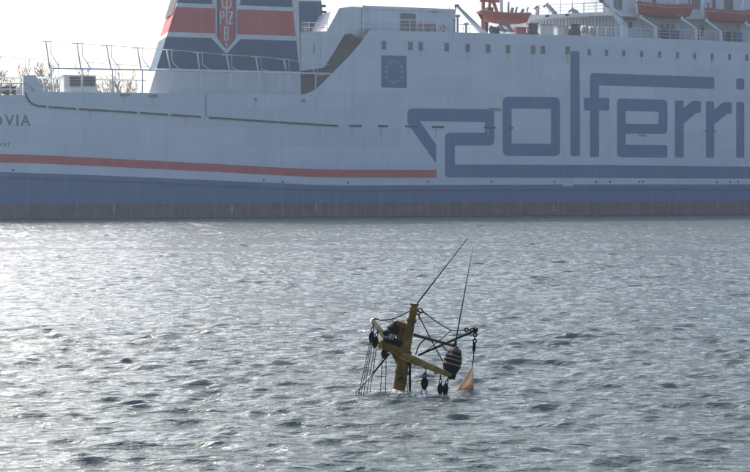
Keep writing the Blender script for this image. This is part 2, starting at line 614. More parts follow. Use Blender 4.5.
def bare_tree(px, top_py, depth, seed, label):
    rnd = random.Random(seed)
    base_r = ray(px, 185)
    x = (base_r * (depth / base_r.y)).x
    top = EYE + (185 - top_py) / F * depth
    h = (top - 3.1) * 1.22
    root = tag(empty('bare_tree', (x, depth, 3.1)), label, 'tree', 'bare trees on the far bank')
    tr = Shape()
    p0, p1 = Vector((0, 0, -0.4)), Vector((rnd.uniform(-.5, .5), 0, h * 0.45))
    tr.tube([p0, p0.lerp(p1, 0.5) + Vector((rnd.uniform(-.3, .3), 0, 0)), p1], h * 0.024, 7, r_end=h * 0.016)
    tr.build('trunk', 'bark', root)
    cr = Shape()

    def grow(p, d, ln, r, lev):
        q = p + d * ln
        mid = p.lerp(q, 0.5) + Vector((rnd.uniform(-1, 1), rnd.uniform(-1, 1), 0)) * ln * 0.07
        cr.tube([p, mid, q], r, 4 if lev > 2 else 3, r_end=r * 0.7)
        if lev == 0:
            return
        for _ in range(rnd.choice((2, 2, 3))):
            dd = (d + Vector((rnd.uniform(-.75, .75), rnd.uniform(-.75, .75), rnd.uniform(-.15, .45)))).normalized()
            grow(p.lerp(q, rnd.uniform(0.55, 1.0)), dd, ln * rnd.uniform(0.6, 0.8), r * 0.68, lev - 1)

    for i in range(5):
        a = i * 1.256 + rnd.uniform(-.4, .4)
        d = Vector((math.cos(a) * 0.55, math.sin(a) * 0.55, 1)).normalized()
        grow(p1 * rnd.uniform(0.75, 1.0), d, h * 0.18, h * 0.0105, 5)
    cr.build('crown', 'bark', root)


for a in ((6, 68, 352, 1, 'broad bare tree behind the deck winch at the stern'),
          (43, 72, 356, 2, 'bare tree beyond the rail, left of the grey ventilation unit'),
          (100, 79, 365, 3, 'low bare tree beyond the rail, right of the grey ventilation unit'),
          (128, 77, 350, 4, 'bare tree in the gap just left of the striped funnel'),
          (60, 70, 372, 5, 'thin bare tree rising behind the grey ventilation unit')):
    bare_tree(*a)

# ------------------------------------------------------------------ the ferry
ferry = tag(empty('ferry', SHIP, PHI), 'huge white and blue passenger ferry lying across the river', 'ferry')
S_L, S_R = P(-42, 180).x, 96.0        # the stern ends a little outside the picture
AFT_Z = P(160, 92.6).z               # top of the low aft bulwark
DECK_Z = P(460, 32).z                # top of the tall side
S_BLK = P(388, 40).x                 # the tall block starts here behind the side plating

prof_px = [(370, 30.3), (362, 42), (350, 56), (340, 66), (330, 76), (323, 83), (317, 88.6), (310, 92.5), (303, 94.6), (296, 95.2),
           (160, 93.2), (60, 92), (25.5, 91.8), (25, 95.4), (-5, 95.2)]
prof = on_side(prof_px)
side_loop = [(S_L, -2.0), (S_R, -2.0), (S_R, DECK_Z - 0.25), (P(600, 36.2).x, P(600, 36.2).z)] + prof + [(S_L, prof[-1][1])]
hull = Shape()
hull.plate([side_loop], 0.0, 0.30)
hull.plate([side_loop], 23.7, 24.0)
hull.box((S_L + 0.2, 0.15, -2), (S_R - 0.1, 23.85, AFT_Z - 1.0))
hull.box((S_BLK, 0.15, AFT_Z - 1.4), (S_R - 0.12, 23.85, DECK_Z - 0.5))
hull.add([(S_R, 0, -2), (S_R, 24, -2), (S_R + 26, 12, -2), (S_R, 0, DECK_Z), (S_R, 24, DECK_Z), (S_R + 34, 12, DECK_Z + 1)],
         [(0, 2, 5, 3), (2, 1, 4, 5), (3, 5, 4), (0, 3, 4, 1)])
hull_o = hull.build('hull', 'white', ferry)

# painted bands: each a thin coat standing a little proud of the plating
def band(name, top_px, bot_px, m, d, ends=None):
    t, b = on_side(top_px), on_side(bot_px)
    return Shape().plate([b + t[::-1]], -d, 0.004).build(name, m, ferry)


left_red = [(-41, 153.3), (0, 154), (27, 154.6), (90, 157.5), (220, 164.2), (280, 167.6), (315, 169.2), (350, 169.8), (436.6, 170)]
left_redb = [(-41, 161.9), (0, 162.6), (27, 163.0), (90, 165.8), (220, 172.2), (280, 175.5), (315, 177.2), (350, 177.7), (436.6, 177.8)]
band('red_stripe', left_red, left_redb, 'red', 0.012)
belt_top = [(-41.5, 171.5), (0, 172), (27, 173), (90, 175), (220, 180.6), (310, 184.7), (350, 185.4), (455, 184.9), (590, 184.4), (750, 184.4)]
boot_top = [(-41.5, 204.8), (0, 204.5), (90, 204.2), (220, 203.6), (310, 203.2), (350, 203), (455, 202.4), (590, 201.8), (750, 201)]
tb, bb = on_side(belt_top), on_side(boot_top)
Shape().plate([bb + [(S_R, bb[-1][1]), (S_R, tb[-1][1])] + tb[::-1]], -0.02, 0.004).build('blue_belt', 'belt', ferry)
zl = 0.16
Shape().plate([[(S_L, zl), (S_R, zl), (S_R, bb[-1][1])] + bb[::-1] + [(S_L, bb[0][1])]], -0.016, 0.004).build('boot_topping', 'boot', ferry)
Shape().plate([[(S_L, -1.9), (S_R, -1.9), (S_R, zl + .02), (S_L, zl + .02)]], -0.014, 0.004).build('weed_line', 'weed', ferry)
# heavy fender rib along the belt
for x0, x1 in ((0, 1),):
    pts = [(x, y + 3.0) for x, y in belt_top]
    pb = [(x, y + 4.9) for x, y in belt_top]
    a, b = on_side(pts), on_side(pb)
    Shape().plate([b + [(S_R, b[-1][1]), (S_R, a[-1][1])] + a[::-1]], -0.20, 0.004).build('fender_rib', 'belt', ferry)

# the long dark rubbing strake that turns up at the stern, in lengths, and the slots that go on forward
strake = [[(25.2, 92.6), (26, 95.5), (27.6, 98.6), (30, 102), (33.5, 104.6), (38.5, 106.2), (46, 106.8)],
          [(49, 107.1), (76, 108.9)], [(79, 109.1), (137, 112.7)], [(140, 112.9), (168, 114.8)], [(171, 115), (200.5, 116.9)],
          [(209, 117.6), (278, 122.2)], [(278.8, 122.3), (337.7, 125.9)]]
for seg in strake:
    sh = Shape()
    q = [P(x, y) for x, y in seg]
    for a, b in zip(q[:-1], q[1:]):
        n = Vector((-(b - a).z, 0, (b - a).x)).normalized() * 0.085
        e = (b - a).normalized() * 0.02
        sh.add([a - e - n + Vector((0, .004, 0)), b + e - n + Vector((0, .004, 0)), b + e + n + Vector((0, .004, 0)), a - e + n + Vector((0, .004, 0)),
                a - e - n - Vector((0, .10, 0)), b + e - n - Vector((0, .10, 0)), b + e + n - Vector((0, .10, 0)), a - e + n - Vector((0, .10, 0))],
               [(0, 1, 2, 3), (7, 6, 5, 4), (4, 5, 1, 0), (5, 6, 2, 1), (6, 7, 3, 2), (7, 4, 0, 3)])
    sh.build('rubbing_strake', 'groove', ferry)


def side_box(name, x0, y0, x1, y1, m, proud=0.03, parent=None, d=0.0):
    a, b = P(x0, y0, d), P(x1, y1, d)
    return Shape().box((a.x, d - proud, min(a.z, b.z)), (b.x, d + 0.004, max(a.z, b.z))).build(name, m, parent or ferry)


for x0, x1, y in ((349, 361.7, 126.2), (378, 388, 126.3), (405, 417, 126.7), (431.7, 444, 127.3), (483.9, 495.6, 127.8), (508.5, 513, 128)):
    o = side_box('mooring_slot', x0, y - 0.9, x1, y + 0.9, 'groove', 0.035)
    a, b = P(x0, y - 0.9), P(x1, y + 0.9)
    Shape().box((a.x - .05, -0.05, a.z), (b.x + .05, 0.004, a.z + .05)).build('slot_lip', 'frame', o)
for x, y in ((13, 170), (282.7, 181.7), (264, 180), (348, 182.6), (428.4, 182), (491.5, 181.8), (554.5, 181.8), (596.3, 182), (610, 181.8), (639.5, 181.8), (643, 181.6), (717, 182.2), (730, 181.8), (738, 181.6)):
    a = P(x, y)
    Shape().lathe((a.x, -0.05, a.z), (a.x, 0.003, a.z), [(0, .10), (1, .12)], 10, side=Vector((0, 0, 1))).build('scupper', 'groove', ferry)
for x, y in ((316, 207.5), (114, 209.5), (553.5, 207.3), (232, 209)):
    a = P(x, y)
    for k in range(3):
        Shape().box((a.x - .06, -.03, a.z - .36 + k * .28), (a.x + .06, -.014, a.z - .2 + k * .28)).build('draft_mark', 'galley', ferry)
rust = random.Random(3)
for x, y, ln_ in ((352, 128, 9), (381, 128, 12), (409, 128.5, 7), (436, 129, 10), (488, 129.5, 8),
                  (124, 97, 7), (153, 98.5, 8), (255.5, 101.5, 6), (90, 110.5, 8), (186, 116.8, 7), (250, 121, 8), (320, 125.6, 9), (420.6, 51.5, 8), (508, 54, 7), (567.6, 55.5, 9), (641.6, 58, 6), (712, 60.5, 8)):
    a, b = P(x, y), P(x + rust.uniform(-.6, .6), y + ln_)
    w_ = rust.uniform(.06, .13)
    Shape().plate([[(a.x - w_, a.z), (a.x - w_ * .5, (a.z + b.z) / 2), (b.x - .02, b.z), (b.x + .02, b.z), (a.x + w_ * .6, (a.z + b.z) / 2), (a.x + w_, a.z)]], -.0262, .004).build('rust_streak', 'rust', ferry)
side_box('plate_patch', 488, 107.8, 501, 111.2, 'frame', 0.03)
side_box('plate_patch', 638.6, 134.6, 646.5, 136.6, 'frame', 0.03)
side_box('pilot_door', 562.4, 178.7, 572.8, 186.2, 'galley', 0.05)
side_box('vent_patch', 120, 93.8, 130, 96.4, 'frame', 0.03)
side_box('vent_patch', 148.5, 94, 157.5, 97.8, 'frame', 0.03)
side_box('vent_patch', 254, 98.4, 257, 101, 'frame', 0.03)
side_box('vent_patch', 301.5, 99, 305, 102.4, 'frame', 0.03)
side_box('towing_mark', 703.5, 130.6, 716.5, 131.6, 'groove', 0.04)
# upright stiffener by the aft bulwark, thin weld lines in the plating
a, b = P(205.8, 94.0), P(205.8, 116.5)
Shape().box((a.x - .06, -.07, b.z), (a.x + .06, .004, a.z)).build('stiffener', 'frame', ferry)
for x, y0, y1 in ((562.3, 165, 178), (572.8, 165, 178)):
    a, b = P(x, y0), P(x, y1)
    Shape().box((a.x - .02, -.030, b.z), (a.x + .02, .004, a.z)).build('door_edge', 'blue', ferry)

# ---- lettering on the side
Z0 = -0.016


def sign(name, loops, m, parent=ferry, d=Z0, back=0.004):
    return Shape().plate([on_side(lp) for lp in loops], d, back).build(name, m, parent)


p_loop = rounded([(407.4, 108.2), (494.2, 109.5), (494.2, 145.5), (454.8, 145.5), (454.8, 164.6), (600, 164.9), (750, 166.9), (770, 167.2),
                  (770, 178.7), (750, 178.6), (600, 178.0), (445, 177.5), (445, 132.8), (484.9, 132.8), (484.9, 122.2), (419.7, 121),
                  (436.2, 145), (436.2, 163.7), (407.4, 123)],
                 [6, 0, 5, 0, 0, 0, 0, 0, 0, 0, 0, 5, 5, 0, 0, 0, 0, 0, 3])
e_pts = [(617, 98.5), (667.4, 99.9), (667.4, 134), (625.6, 133.8), (625.6, 144.8), (667.4, 145.3), (667.4, 157.7), (617, 157.2)]
e_r = [5, 5, 5, 0, 0, 2, 2, 5]
e_hole = [(625.6, 111), (658.6, 111.8), (658.6, 124.1), (625.6, 123.7)]
letters = [
    [p_loop],
    [rounded([(502.7, 96.6), (560, 97.4), (560, 156.2), (502.7, 156)], 6), [(511.6, 108.7), (551, 109), (551, 143.8), (511.6, 143.6)]],
    [rounded([(570.4, 51.1), (579.6, 51.3), (580, 156.4), (570.4, 156.3)], 2.6)],
    [rounded([(590, 73), (714.2, 77.3), (714.2, 88.9), (599, 85.4), (599, 98), (609.2, 98.2), (609.2, 110.6), (599, 110.5), (599, 157), (590, 157), (590, 110.5), (583.8, 110.3), (583.8, 97.9), (590, 98)],
             [4, 1.5, 1.5, 0, 0, 2, 2, 0, 2, 2, 0, 2, 2, 0])],
    [rounded(e_pts, e_r), e_hole],
    [rounded([(674.9, 100.5), (683.7, 100.6), (683.7, 108.2), (692.2, 100.8), (701, 101.3), (701, 112.9), (696.3, 112.9), (683.7, 123.9), (683.7, 157.7), (674.9, 157.7)],
             [2, 2, 0, 2, 1.5, 1.5, 0, 0, 2, 2])],
    [rounded([(706, 101.3), (714.2, 101.6), (714.2, 110), (723, 102), (731.6, 102.4), (731.6, 113.7), (727.2, 113.7), (714.2, 124.7), (714.2, 157.8), (706, 157.7)],
             [2, 2, 0, 2, 1.5, 1.5, 0, 0, 2, 2])],
    [rounded([(736.3, 102), (744.3, 102.2), (744.3, 157.8), (736.3, 157.8)], 2)],
    [rounded([(736.3, 78.4), (744.3, 78.7), (744.3, 89.9), (736.3, 89.7)], 2.2)],
    [rounded([(x + 135, y * 0.976 + 4.2) for x, y in e_pts], e_r), [(x + 135, y * 0.976 + 4.2) for x, y in e_hole]],
]
for lp in letters:
    sign('letter', lp, 'blue')


def text_mesh(txt, x0, x1, y_top, y_bot, m, name, parent):
    cu = bpy.data.curves.new(name, 'FONT')
    cu.body = txt
    cu.size = 1.0
    cu.extrude = 0.0
    cu.offset = 0.022
    tmp = bpy.data.objects.new(name, cu)
    COL.objects.link(tmp)
    dg = bpy.context.evaluated_depsgraph_get()
    me = bpy.data.meshes.new_from_object(tmp.evaluated_get(dg))
    bpy.data.objects.remove(tmp)
    ys = [v.co.y for v in me.vertices]
    xs = [v.co.x for v in me.vertices]
    a, b = P(x0, y_top), P(x0, y_bot)
    k = (a.z - b.z) / (max(ys) - min(ys))
    kx = (P(x1, y_top).x - a.x) / (max(xs) - min(xs))
    for v in me.vertices:
        v.co = Vector((a.x + (v.co.x - min(xs)) * kx, -0.012, b.z + (v.co.y - min(ys)) * k))
    me.materials.clear()
    me.materials.append(MT[m])
    o = bpy.data.objects.new(name, me)
    COL.objects.link(o)
    o.parent = parent
    return o


for ch, xl, xr in (('O', -10, 2.4), ('V', 4.6, 14.6), ('I', 16.3, 18.5), ('A', 20.4, 30.4)):
    text_mesh(ch, xl, xr, 114.8, 126.0, 'letter', 'name_letter', ferry)
for ch, xl, xr in (('9', -1.4, 1.8), ('9', 3.4, 6.2), ('7', 7.3, 10.0)):
    text_mesh(ch, xl, xr, 142.8, 146.8, 'letter', 'number_letter', ferry)

# EU flag painted on the side
flag = Shape().plate([on_side([(381.2, 55.3), (406.4, 56), (406.8, 88), (381.4, 87.6)])], -0.016, 0.004).build('side_emblem', 'blue', ferry)
flag['label'] = 'blue panel with a ring of twelve yellow stars'
for k in range(12):
    an = k * math.pi / 6
    cx, cy = 394 + 8.4 * math.sin(an), 71.9 - 10.5 * math.cos(an)
    star = []
    for j in range(10):
        rr = 1.65 if j % 2 == 0 else 0.72
        star.append((cx + rr * math.sin(j * math.pi / 5), cy - rr * math.cos(j * math.pi / 5)))
    Shape().plate([on_side(star)], -0.024, -0.015).build('star', 'yellow', flag)

# ---- cabin windows in the tall side
wins = [(383.7, 45.3, 4.7, 8.6), (410.4, 46, 4.7, 8.6), (420.6, 46.4, 4.7, 8.6), (446.6, 47.3, 4.7, 8.5), (467.6, 48, 4.7, 8.5), (488, 48.6, 4.7, 8.5),
        (508, 49.2, 4.6, 8.4), (533, 49.8, 4.6, 8.4), (542.8, 50.2, 4.6, 8.4), (567.6, 50.6, 4.6, 8.4), (589.2, 52.4, 3.2, 6.8), (606.4, 53, 3.2, 6.8),
        (623.6, 53.4, 3.2, 6.8), (641.6, 54, 3.2, 6.7), (659.6, 54.8, 3.1, 6.7), (677.4, 55.4, 3.1, 6.6), (694.4, 56, 3.1, 6.6), (712, 56.8, 3.1, 6.6),
        (729.4, 57.2, 3.0, 6.5), (746.6, 57.8, 3.0, 6.5), (764, 58.5, 3.0, 6.4), (781, 59, 3.0, 6.4)]
for cx, cy, w, h in wins:
    c = P(cx, cy)
    hw = (P(cx + w / 2, cy).x - c.x)
    hh = (P(cx, cy - h / 2).z - c.z)
    outer = rounded([(c.x - hw, c.z - hh), (c.x + hw, c.z - hh), (c.x + hw, c.z + hh), (c.x - hw, c.z + hh)], 0.07, 3)
    inner = rounded([(c.x - hw + .06, c.z - hh + .06), (c.x + hw - .06, c.z - hh + .06), (c.x + hw - .06, c.z + hh - .06), (c.x - hw + .06, c.z + hh - .06)], 0.05, 3)
    w_o = Shape().plate([outer, inner], -0.035, 0.004).build('window', 'frame', ferry)
    Shape().plate([inner], -0.012, 0.002).build('pane', 'glass', w_o)

# ---- aft house (overhanging block beside the funnel), recess under it
WD = 1.5
house_px = [(301, 71.2), (324, 67.8), (331, 57), (345, 34), (352, 33.6), (358, 38), (372, 38), (455.6, 38), (455.6, 11.6), (441, 10.9), (400, 9.2), (362, 7.2),
            (352, 6.6), (339.4, 8.2), (333, 20), (326.6, 31.2), (301, 32.7)]
Shape().plate([on_side(house_px, WD)], WD, 19.5).build('aft_house', 'house', ferry)
a, b = P(300.8, 72, 4.2), P(395, 92, 4.2)
Shape().box((a.x - 1.0, 4.6, AFT_Z - 1.2), (S_BLK, 18.9, P(345, 35, 4.6).z)).build('recess_wall', 'tan', ferry)
# bright corner panel and joints of the house
side_box('corner_panel', 339.8, 9.5, 361, 30.5, 'house', 0.05, d=WD)
side_box('panel_joint', 361.4, 8, 362.0, 30, 'frame', 0.03, d=WD)
side_box('panel_joint', 313.6, 44, 314.6, 54, 'frame', 0.03, d=WD)
side_box('roof_lip', 362, 8.6, 455.6, 9.4, 'house', 0.12, d=WD)
# dark glazed doorway
door = Shape()
a, b = P(400, 13.2, WD), P(415.7, 31, WD)
door.box((a.x, WD - .05, b.z), (b.x, WD + .003, a.z))
door_o = door.build('doorway', 'frame', ferry)
c, d_ = P(400.5, 13.6, WD), P(415.2, 19.2, WD)
Shape().box((c.x, WD - .07, d_.z), (d_.x, WD - .04, c.z)).build('pane', 'glass', door_o)
for x0, x1 in ((400.6, 402.0), (402.6, 404.4), (405.6, 410), (410.6, 415.2)):
    c, d_ = P(x0, 19.8, WD), P(x1, 31, WD)
    Shape().box((c.x, WD - .07, d_.z), (d_.x, WD - .04, c.z)).build('pane', 'glass', door_o)
# small roof aerial, deck bracket
a, b = P(449.4, 5.6, WD + 1), P(449.4, 12, WD + 1)
Shape().tube([b, a], 0.04, 5).build('aerial', 'grey', ferry)
side_box('roof_lamp', 432, 11.4, 438, 12.4, 'grey', 0.25, d=WD)
br = Shape()
for q in (((356.5, 36.5), (364, 31.5)), ((360, 37.6), (369, 30.8)), ((362, 30.4), (369.5, 30.2))):
    br.beam(P(*q[0], 0.9), P(*q[1], 0.9), 0.22, ha=0.4)
br.build('deck_bracket', 'grey', ferry)


# ---- rails
def railing(xs, top, bottom, d, mids=(0.5,), r_top=0.055, r_mid=0.03, r_post=0.05, m='rail'):
    """xs: pixel columns of the posts; top(x), bottom(x): pixel rows"""
    root = Shape()
    tp = [P(x, top(x), d) for x in xs]
    root.tube(tp, r_top, 6)
    for k in mids:
        root.tube([P(x, bottom(x) + (top(x) - bottom(x)) * k, d) for x in xs], r_mid, 5)
    ro = root.build('railing', m, ferry)
    for x in xs:
        t = P(x, top(x), d)
        Shape().tube([Vector((t.x, d, P(x, bottom(x), d).z - .3)), t], r_post, 6).build('post', m, ro)
    return ro


aft_posts = [51, 82, 112.3, 142.3, 171.8, 201, 230.8, 259.6, 288, 315.6, 331]


def aft_top(x):
    return 68.2 + (x - 50) * 0.0185 if x < 150 else 69.9 + (x - 150) * 0.0225


railing(aft_posts, aft_top, lambda x: 93 if x < 320 else 82, 0.12, mids=(), r_top=0.095, r_post=0.07)
# slanting wind-screen stanchions above the rail, with a wire along their heads
tops = [(45.6, 41), (77, 43.3), (106.4, 45.3), (137.4, 47.5), (166.7, 49.6), (197.2, 52.2), (226.5, 54.7), (255.8, 56.5), (283.8, 59), (311.8, 63.6)]
for (x, y), px in zip(tops, aft_posts):
    sh = Shape()
    sh.tube([P(px - 1.2, aft_top(px), 0.12), P(x, y, 0.12)], 0.08, 5)
    sh.tube([P(x - 5, y + 0.4, 0.12), P(x + 6, y + 0.5, 0.12)], 0.045, 4)
    sh.tube([P(x + 5.2, y + 0.4, 0.12), P(x + 5.4, y + 13, 0.12)], 0.036, 4)
    sh.tube([P(x + 5.4, y + 12.5, 0.12), P(x + 14, aft_top(px) + .2, 0.12)], 0.046, 4)
    sh.build('wind_stanchion', 'rail', ferry)
Shape().tube([P(x - 1, y, 0.12) for x, y in tops] + [P(330, 65, .12)], 0.032, 4).build('head_wire', 'rail', ferry)
# the same rail and wires on the far side of the deck
fd = 22.6
far_posts = [35, 53.3, 82, 109.7, 136, 160]
fr = railing(far_posts, lambda x: 78.3 + (x - 36) * 0.02, lambda x: 93.5, fd, mids=(), r_top=0.10, r_post=0.09)
sh = Shape()
sh.tube([P(58, 60.5, fd), P(90, 62.6, fd), P(160, 67.5, fd)], 0.04, 4)
for x, y in ((58, 60.6), (88, 62.5), (115, 65)):
    sh.tube([P(x + .6, 79, fd), P(x, y, fd)], 0.05, 4)
    sh.tube([P(x + 1, y, fd), P(x + 6, y + .4, fd)], 0.045, 4)
sh.build('head_wire', 'rail', ferry)
# stern rails left of the notch
sr = railing([-18, -8, 1, 10, 20.5], lambda x: 83.4, lambda x: 95.4, 0.2, mids=(0.5,), r_top=0.07, r_mid=0.05)
fr2 = railing([-20, -6, 7, 16, 30, 44], lambda x: 77.7 + 0.02 * x, lambda x: 95, fd, mids=(), r_top=0.09)
sh = Shape()
sh.tube([P(-10, 56, 12), P(1, 56.7, 12), P(30, 58.8, 12), P(47, 59.8, 12)], 0.04, 4)
sh.tube([P(-1, 63, 12), P(1, 56.7, 12)], 0.05, 4)
sh.tube([P(27.2, 73, 12), P(30, 58.8, 12)], 0.055, 4)
sh.tube([P(25.5, 72, 12), P(25.2, 60, 12)], 0.036, 4)
sh.build('head_wire', 'rail', ferry)
# handrail bending down beside the notch
Shape().tube([P(0, 83.4, .25), P(24, 83.6, .2), P(28, 84.5, .1), P(35, 91.5, .1)], 0.05, 5).build('handrail', 'grey', ferry)
# raised end of the bulwark
sh = Shape()
lp = on_side([(23.3, 95.3), (23.3, 75.3), (35.6, 75), (38, 79.5), (44.4, 92)], 0.32)
sh.plate([lp], 0.32, 1.5)
sh.build('bulwark_end', 'white', ferry)
# winch and gear at the stern, in the gap
w = Shape()
w.box(*((P(-14, 96, 3).x, 2.4, P(0, 95.6, 3).z - .3), (P(0.8, 85, 3).x, 3.6, P(0, 86.2, 3).z)))
w.box(*((P(5, 96, 3).x, 2.4, P(0, 95.6, 3).z - .3), (P(9.4, 85, 3).x, 3.6, P(0, 85.8, 3).z)))
w.box(*((P(13.6, 96, 3).x, 2.6, P(0, 95.6, 3).z - .3), (P(15.6, 85, 3).x, 3.4, P(0, 85.8, 3).z)))
w.tube([P(-10, 88.5, 3), P(16, 88.7, 3)], 0.22, 8)
w.tube([P(-10, 92.5, 3), P(16, 92.6, 3)], 0.14, 8)
w.build('deck_winch', 'dark', ferry)
w = Shape()
for x in (17.4, 19.4, 21.6):
    w.tube([P(x, 96, 2), P(x, 88 - (x - 17) * .5, 2)], 0.07, 5)
w.tube([P(16, 90.5, 2), P(23, 90.5, 2)], 0.05, 5)
w.tube([P(16, 93.2, 2), P(23, 93.2, 2)], 0.05, 5)
w.build('chock_frame', 'grey', ferry)
Shape().tube([P(-8, 86, 3.2), P(1, 75, 3.2), P(4, 77, 3.2), P(12, 83, 3.2)], 0.02, 4).build('stay_wire', 'grey', ferry)

# grey ventilation unit on the aft deck
ac = Shape()
a, b = P(64, 75.8, 2.0), P(96, 93, 2.0)
ac.box((a.x, 2.0, AFT_Z - 1.2), (b.x, 5.4, a.z))
ac_o = ac.build('ventilation_unit', 'galley', ferry)
for x0, x1 in ((69.7, 80.4), (83.2, 95.0)):
    for k in range(7):
        y0 = 77.2 + k * 1.36
        p, q = P(x0, y0, 2.0), P(x1, y0 + 1.0, 2.0)
        Shape().box((p.x, 1.90, q.z), (q.x, 2.004, p.z)).build('louvre', 'dark', ac_o)
p, q = P(70.5, 88.9, 2.0), P(81, 90.3, 2.0)
Shape().box((p.x, 1.85, q.z), (q.x, 2.004, p.z)).build('grab_bar', 'rail', ac_o)
p, q = P(64, 75.0, 2.0), P(96, 76.2, 2.0)
Shape().box((p.x - .1, 1.9, q.z), (q.x + .1, 5.5, p.z)).build('lid', 'galley', ac_o)

# ---- the striped funnel
FD, FDEP = 1.6, 5.6


def fx(py, which):
    if which == 'l':
        x = 178.0 + (149.0 - 178.0) * py / 93.0
    else:
        x = 298.0 + (301.0 - 298.0) * py / 93.0
    return P(x, py, FD)


def front_left(z):
    # left front edge as a function of height
    a, b = fx(0, 'l'), fx(93, 'l')
    return a.x + (b.x - a.x) * (z - a.z) / (b.z - a.z)


def front_right(z):
    a, b = fx(0, 'r'), fx(93, 'r')
    return a.x + (b.x - a.x) * (z - a.z) / (b.z - a.z)


fun = empty('funnel', parent=ferry)
zl_ = [P(160, y, FD).z for y in (96, 68.3, 36.6, 31.8, 6.4, 2.2, -14, -18, -30)]
names = [('funnel_casing', 'house'), ('navy_band', 'navy'), ('white_line', 'house'), ('red_band', 'red'), ('white_line', 'house'), ('navy_band', 'navy'),
         ('white_line', 'house'), ('funnel_top', 'navy')]
for (nm, m), z0, z1 in zip(names, zl_[:-1], zl_[1:]):
    inset = 0.0
    vs = []
    for z in (z0, z1):
        l, r = front_left(z), front_right(z)
        vs += [(l, FD, z), (r, FD, z), (r - .6, FD + FDEP, z), (l + .2, FD + FDEP, z)]
    Shape().add(vs, [(0, 3, 2, 1), (4, 5, 6, 7), (0, 1, 5, 4), (1, 2, 6, 5), (2, 3, 7, 6), (3, 0, 4, 7)]).build(nm, m, fun)
# pale corner strip down the forward edge
Shape().plate([on_side([(288.8, -28), (297.6, -28), (300.4, 69), (300.9, 95), (299.6, 95), (299.4, 69)], FD)], FD - .03, FD + .004).build('corner_strip', 'house', fun)
# grilles on the aft face and the corner
gl, gr_ = front_left(P(170, 13.5, FD).z), 0
z0, z1 = P(165, 13.5, FD).z, P(165, -25, FD).z
n = 12
for k in range(n):
    za, zb = z0 + (z1 - z0) * k / n, z0 + (z1 - z0) * (k + .9) / n
    xa, xb = front_left(za), front_left(zb)
    Shape().add([(xa - .05, FD + .5, za), (xa - .05, FD + 4.6, za), (xb - .05, FD + 4.6, zb), (xb - .05, FD + .5, zb),
                 (xa + .05, FD + .5, za), (xa + .05, FD + 4.6, za), (xb + .05, FD + 4.6, zb), (xb + .05, FD + .5, zb)],
                [(0, 3, 2, 1), (4, 5, 6, 7), (0, 1, 5, 4), (1, 2, 6, 5), (2, 3, 7, 6), (3, 0, 4, 7)]).build('grille_slat', 'weed', fun)
# shield emblem on the funnel side
def em(u, v):
    return (200 + u / 6.745, v / 6.745)


def emblem(name, pts, m, d, holes=()):
    lp = [on_side([em(*p) for p in pts], FD)]
    for h in holes:
        lp.append(on_side([em(*p) for p in h], FD))
    return Shape().plate(lp, FD - d, FD - d + .024).build(name, m, fun)


emblem('shield', [(82, -70), (272, -65), (272, 24), (250, 40), (250, 240), (273, 264), (178, 364), (80, 262), (106, 240), (106, 36), (82, 22)], 'house', 0.02)
emblem('shield_edge', [(119, -66), (237, -64), (237, 265), (178, 335), (119, 262)], 'navy', 0.032)
emblem('shield_edge', [(113.5, -66), (118.4, -66), (118.4, 252), (113.5, 248)], 'navy', 0.034)
emblem('shield_edge', [(239, -64), (244, -64), (244, 250), (239, 256)], 'navy', 0.034)
emblem('shield_field', [(127, -66), (230, -64), (230, 264), (178, 325), (127, 262)], 'red', 0.044)
emblem('shield_letter', [(146, -40), (155, -40), (155, 42), (162, 49), (174, 49), (174, -50), (184, -50), (184, 49), (196, 49), (203, 42), (203, -40), (212, -40),
                         (212, 46), (200, 59), (184, 59), (184, 165), (174, 165), (174, 59), (158, 59), (146, 46)], 'house', 0.056)
emblem('shield_letter', [(134, 76), (158, 76), (164, 82), (164, 118), (158, 125), (143, 125), (143, 165), (134, 165)], 'house', 0.056,
       holes=[[(143, 85), (155, 85), (155, 116), (143, 116)]])
emblem('shield_letter', [(191, 78), (222, 78), (222, 90), (203, 156), (222, 156), (222, 166), (191, 166), (191, 155), (210, 88), (191, 88)], 'house', 0.056)
emblem('shield_letter', [(193, 116), (220, 120), (220, 127), (193, 123)], 'house', 0.060)
emblem('shield_letter', [(162, 180), (186, 180), (193, 187), (193, 220), (188, 226), (193, 232), (193, 268), (186, 275), (162, 275)], 'house', 0.056,
       holes=[[(171, 189), (184, 189), (184, 221), (171, 221)], [(171, 231), (184, 231), (184, 266), (171, 266)]])
emblem('shield_letter', [(174, 286), (183, 286), (183, 322), (174, 322)], 'house', 0.056)

# exhaust housing standing further inboard
ED = 9.0
lo = on_side([(297, 34), (297, -20), (319, -20), (325, 34)], ED)
eh = Shape().plate([lo], ED, ED + 5).build('exhaust_housing', 'navy', ferry)
Shape().plate([on_side([(297, 1.2), (297, -1.4), (321, -1.0), (321.4, 1.4)], ED)], ED - .04, ED + .004).build('white_line', 'house', eh)
for y in (6, 12, 18, 24):
    a = P(321.6 + y * .11, y, ED - .2)
    Shape().box((a.x - .1, ED - .3, a.z - .12), (a.x + .4, ED + .3, a.z + .12)).build('lamp', 'dark', eh)
railing([302, 309, 316, 323, 327], lambda x: 22.6 + (x - 302) * .02, lambda x: 32.4, WD + .2, mids=(0.5,), r_top=0.04, r_post=0.035)
side_box('locker', 303.5, 25, 307.5, 32, 'frame', 0.0, d=WD + 2.0)

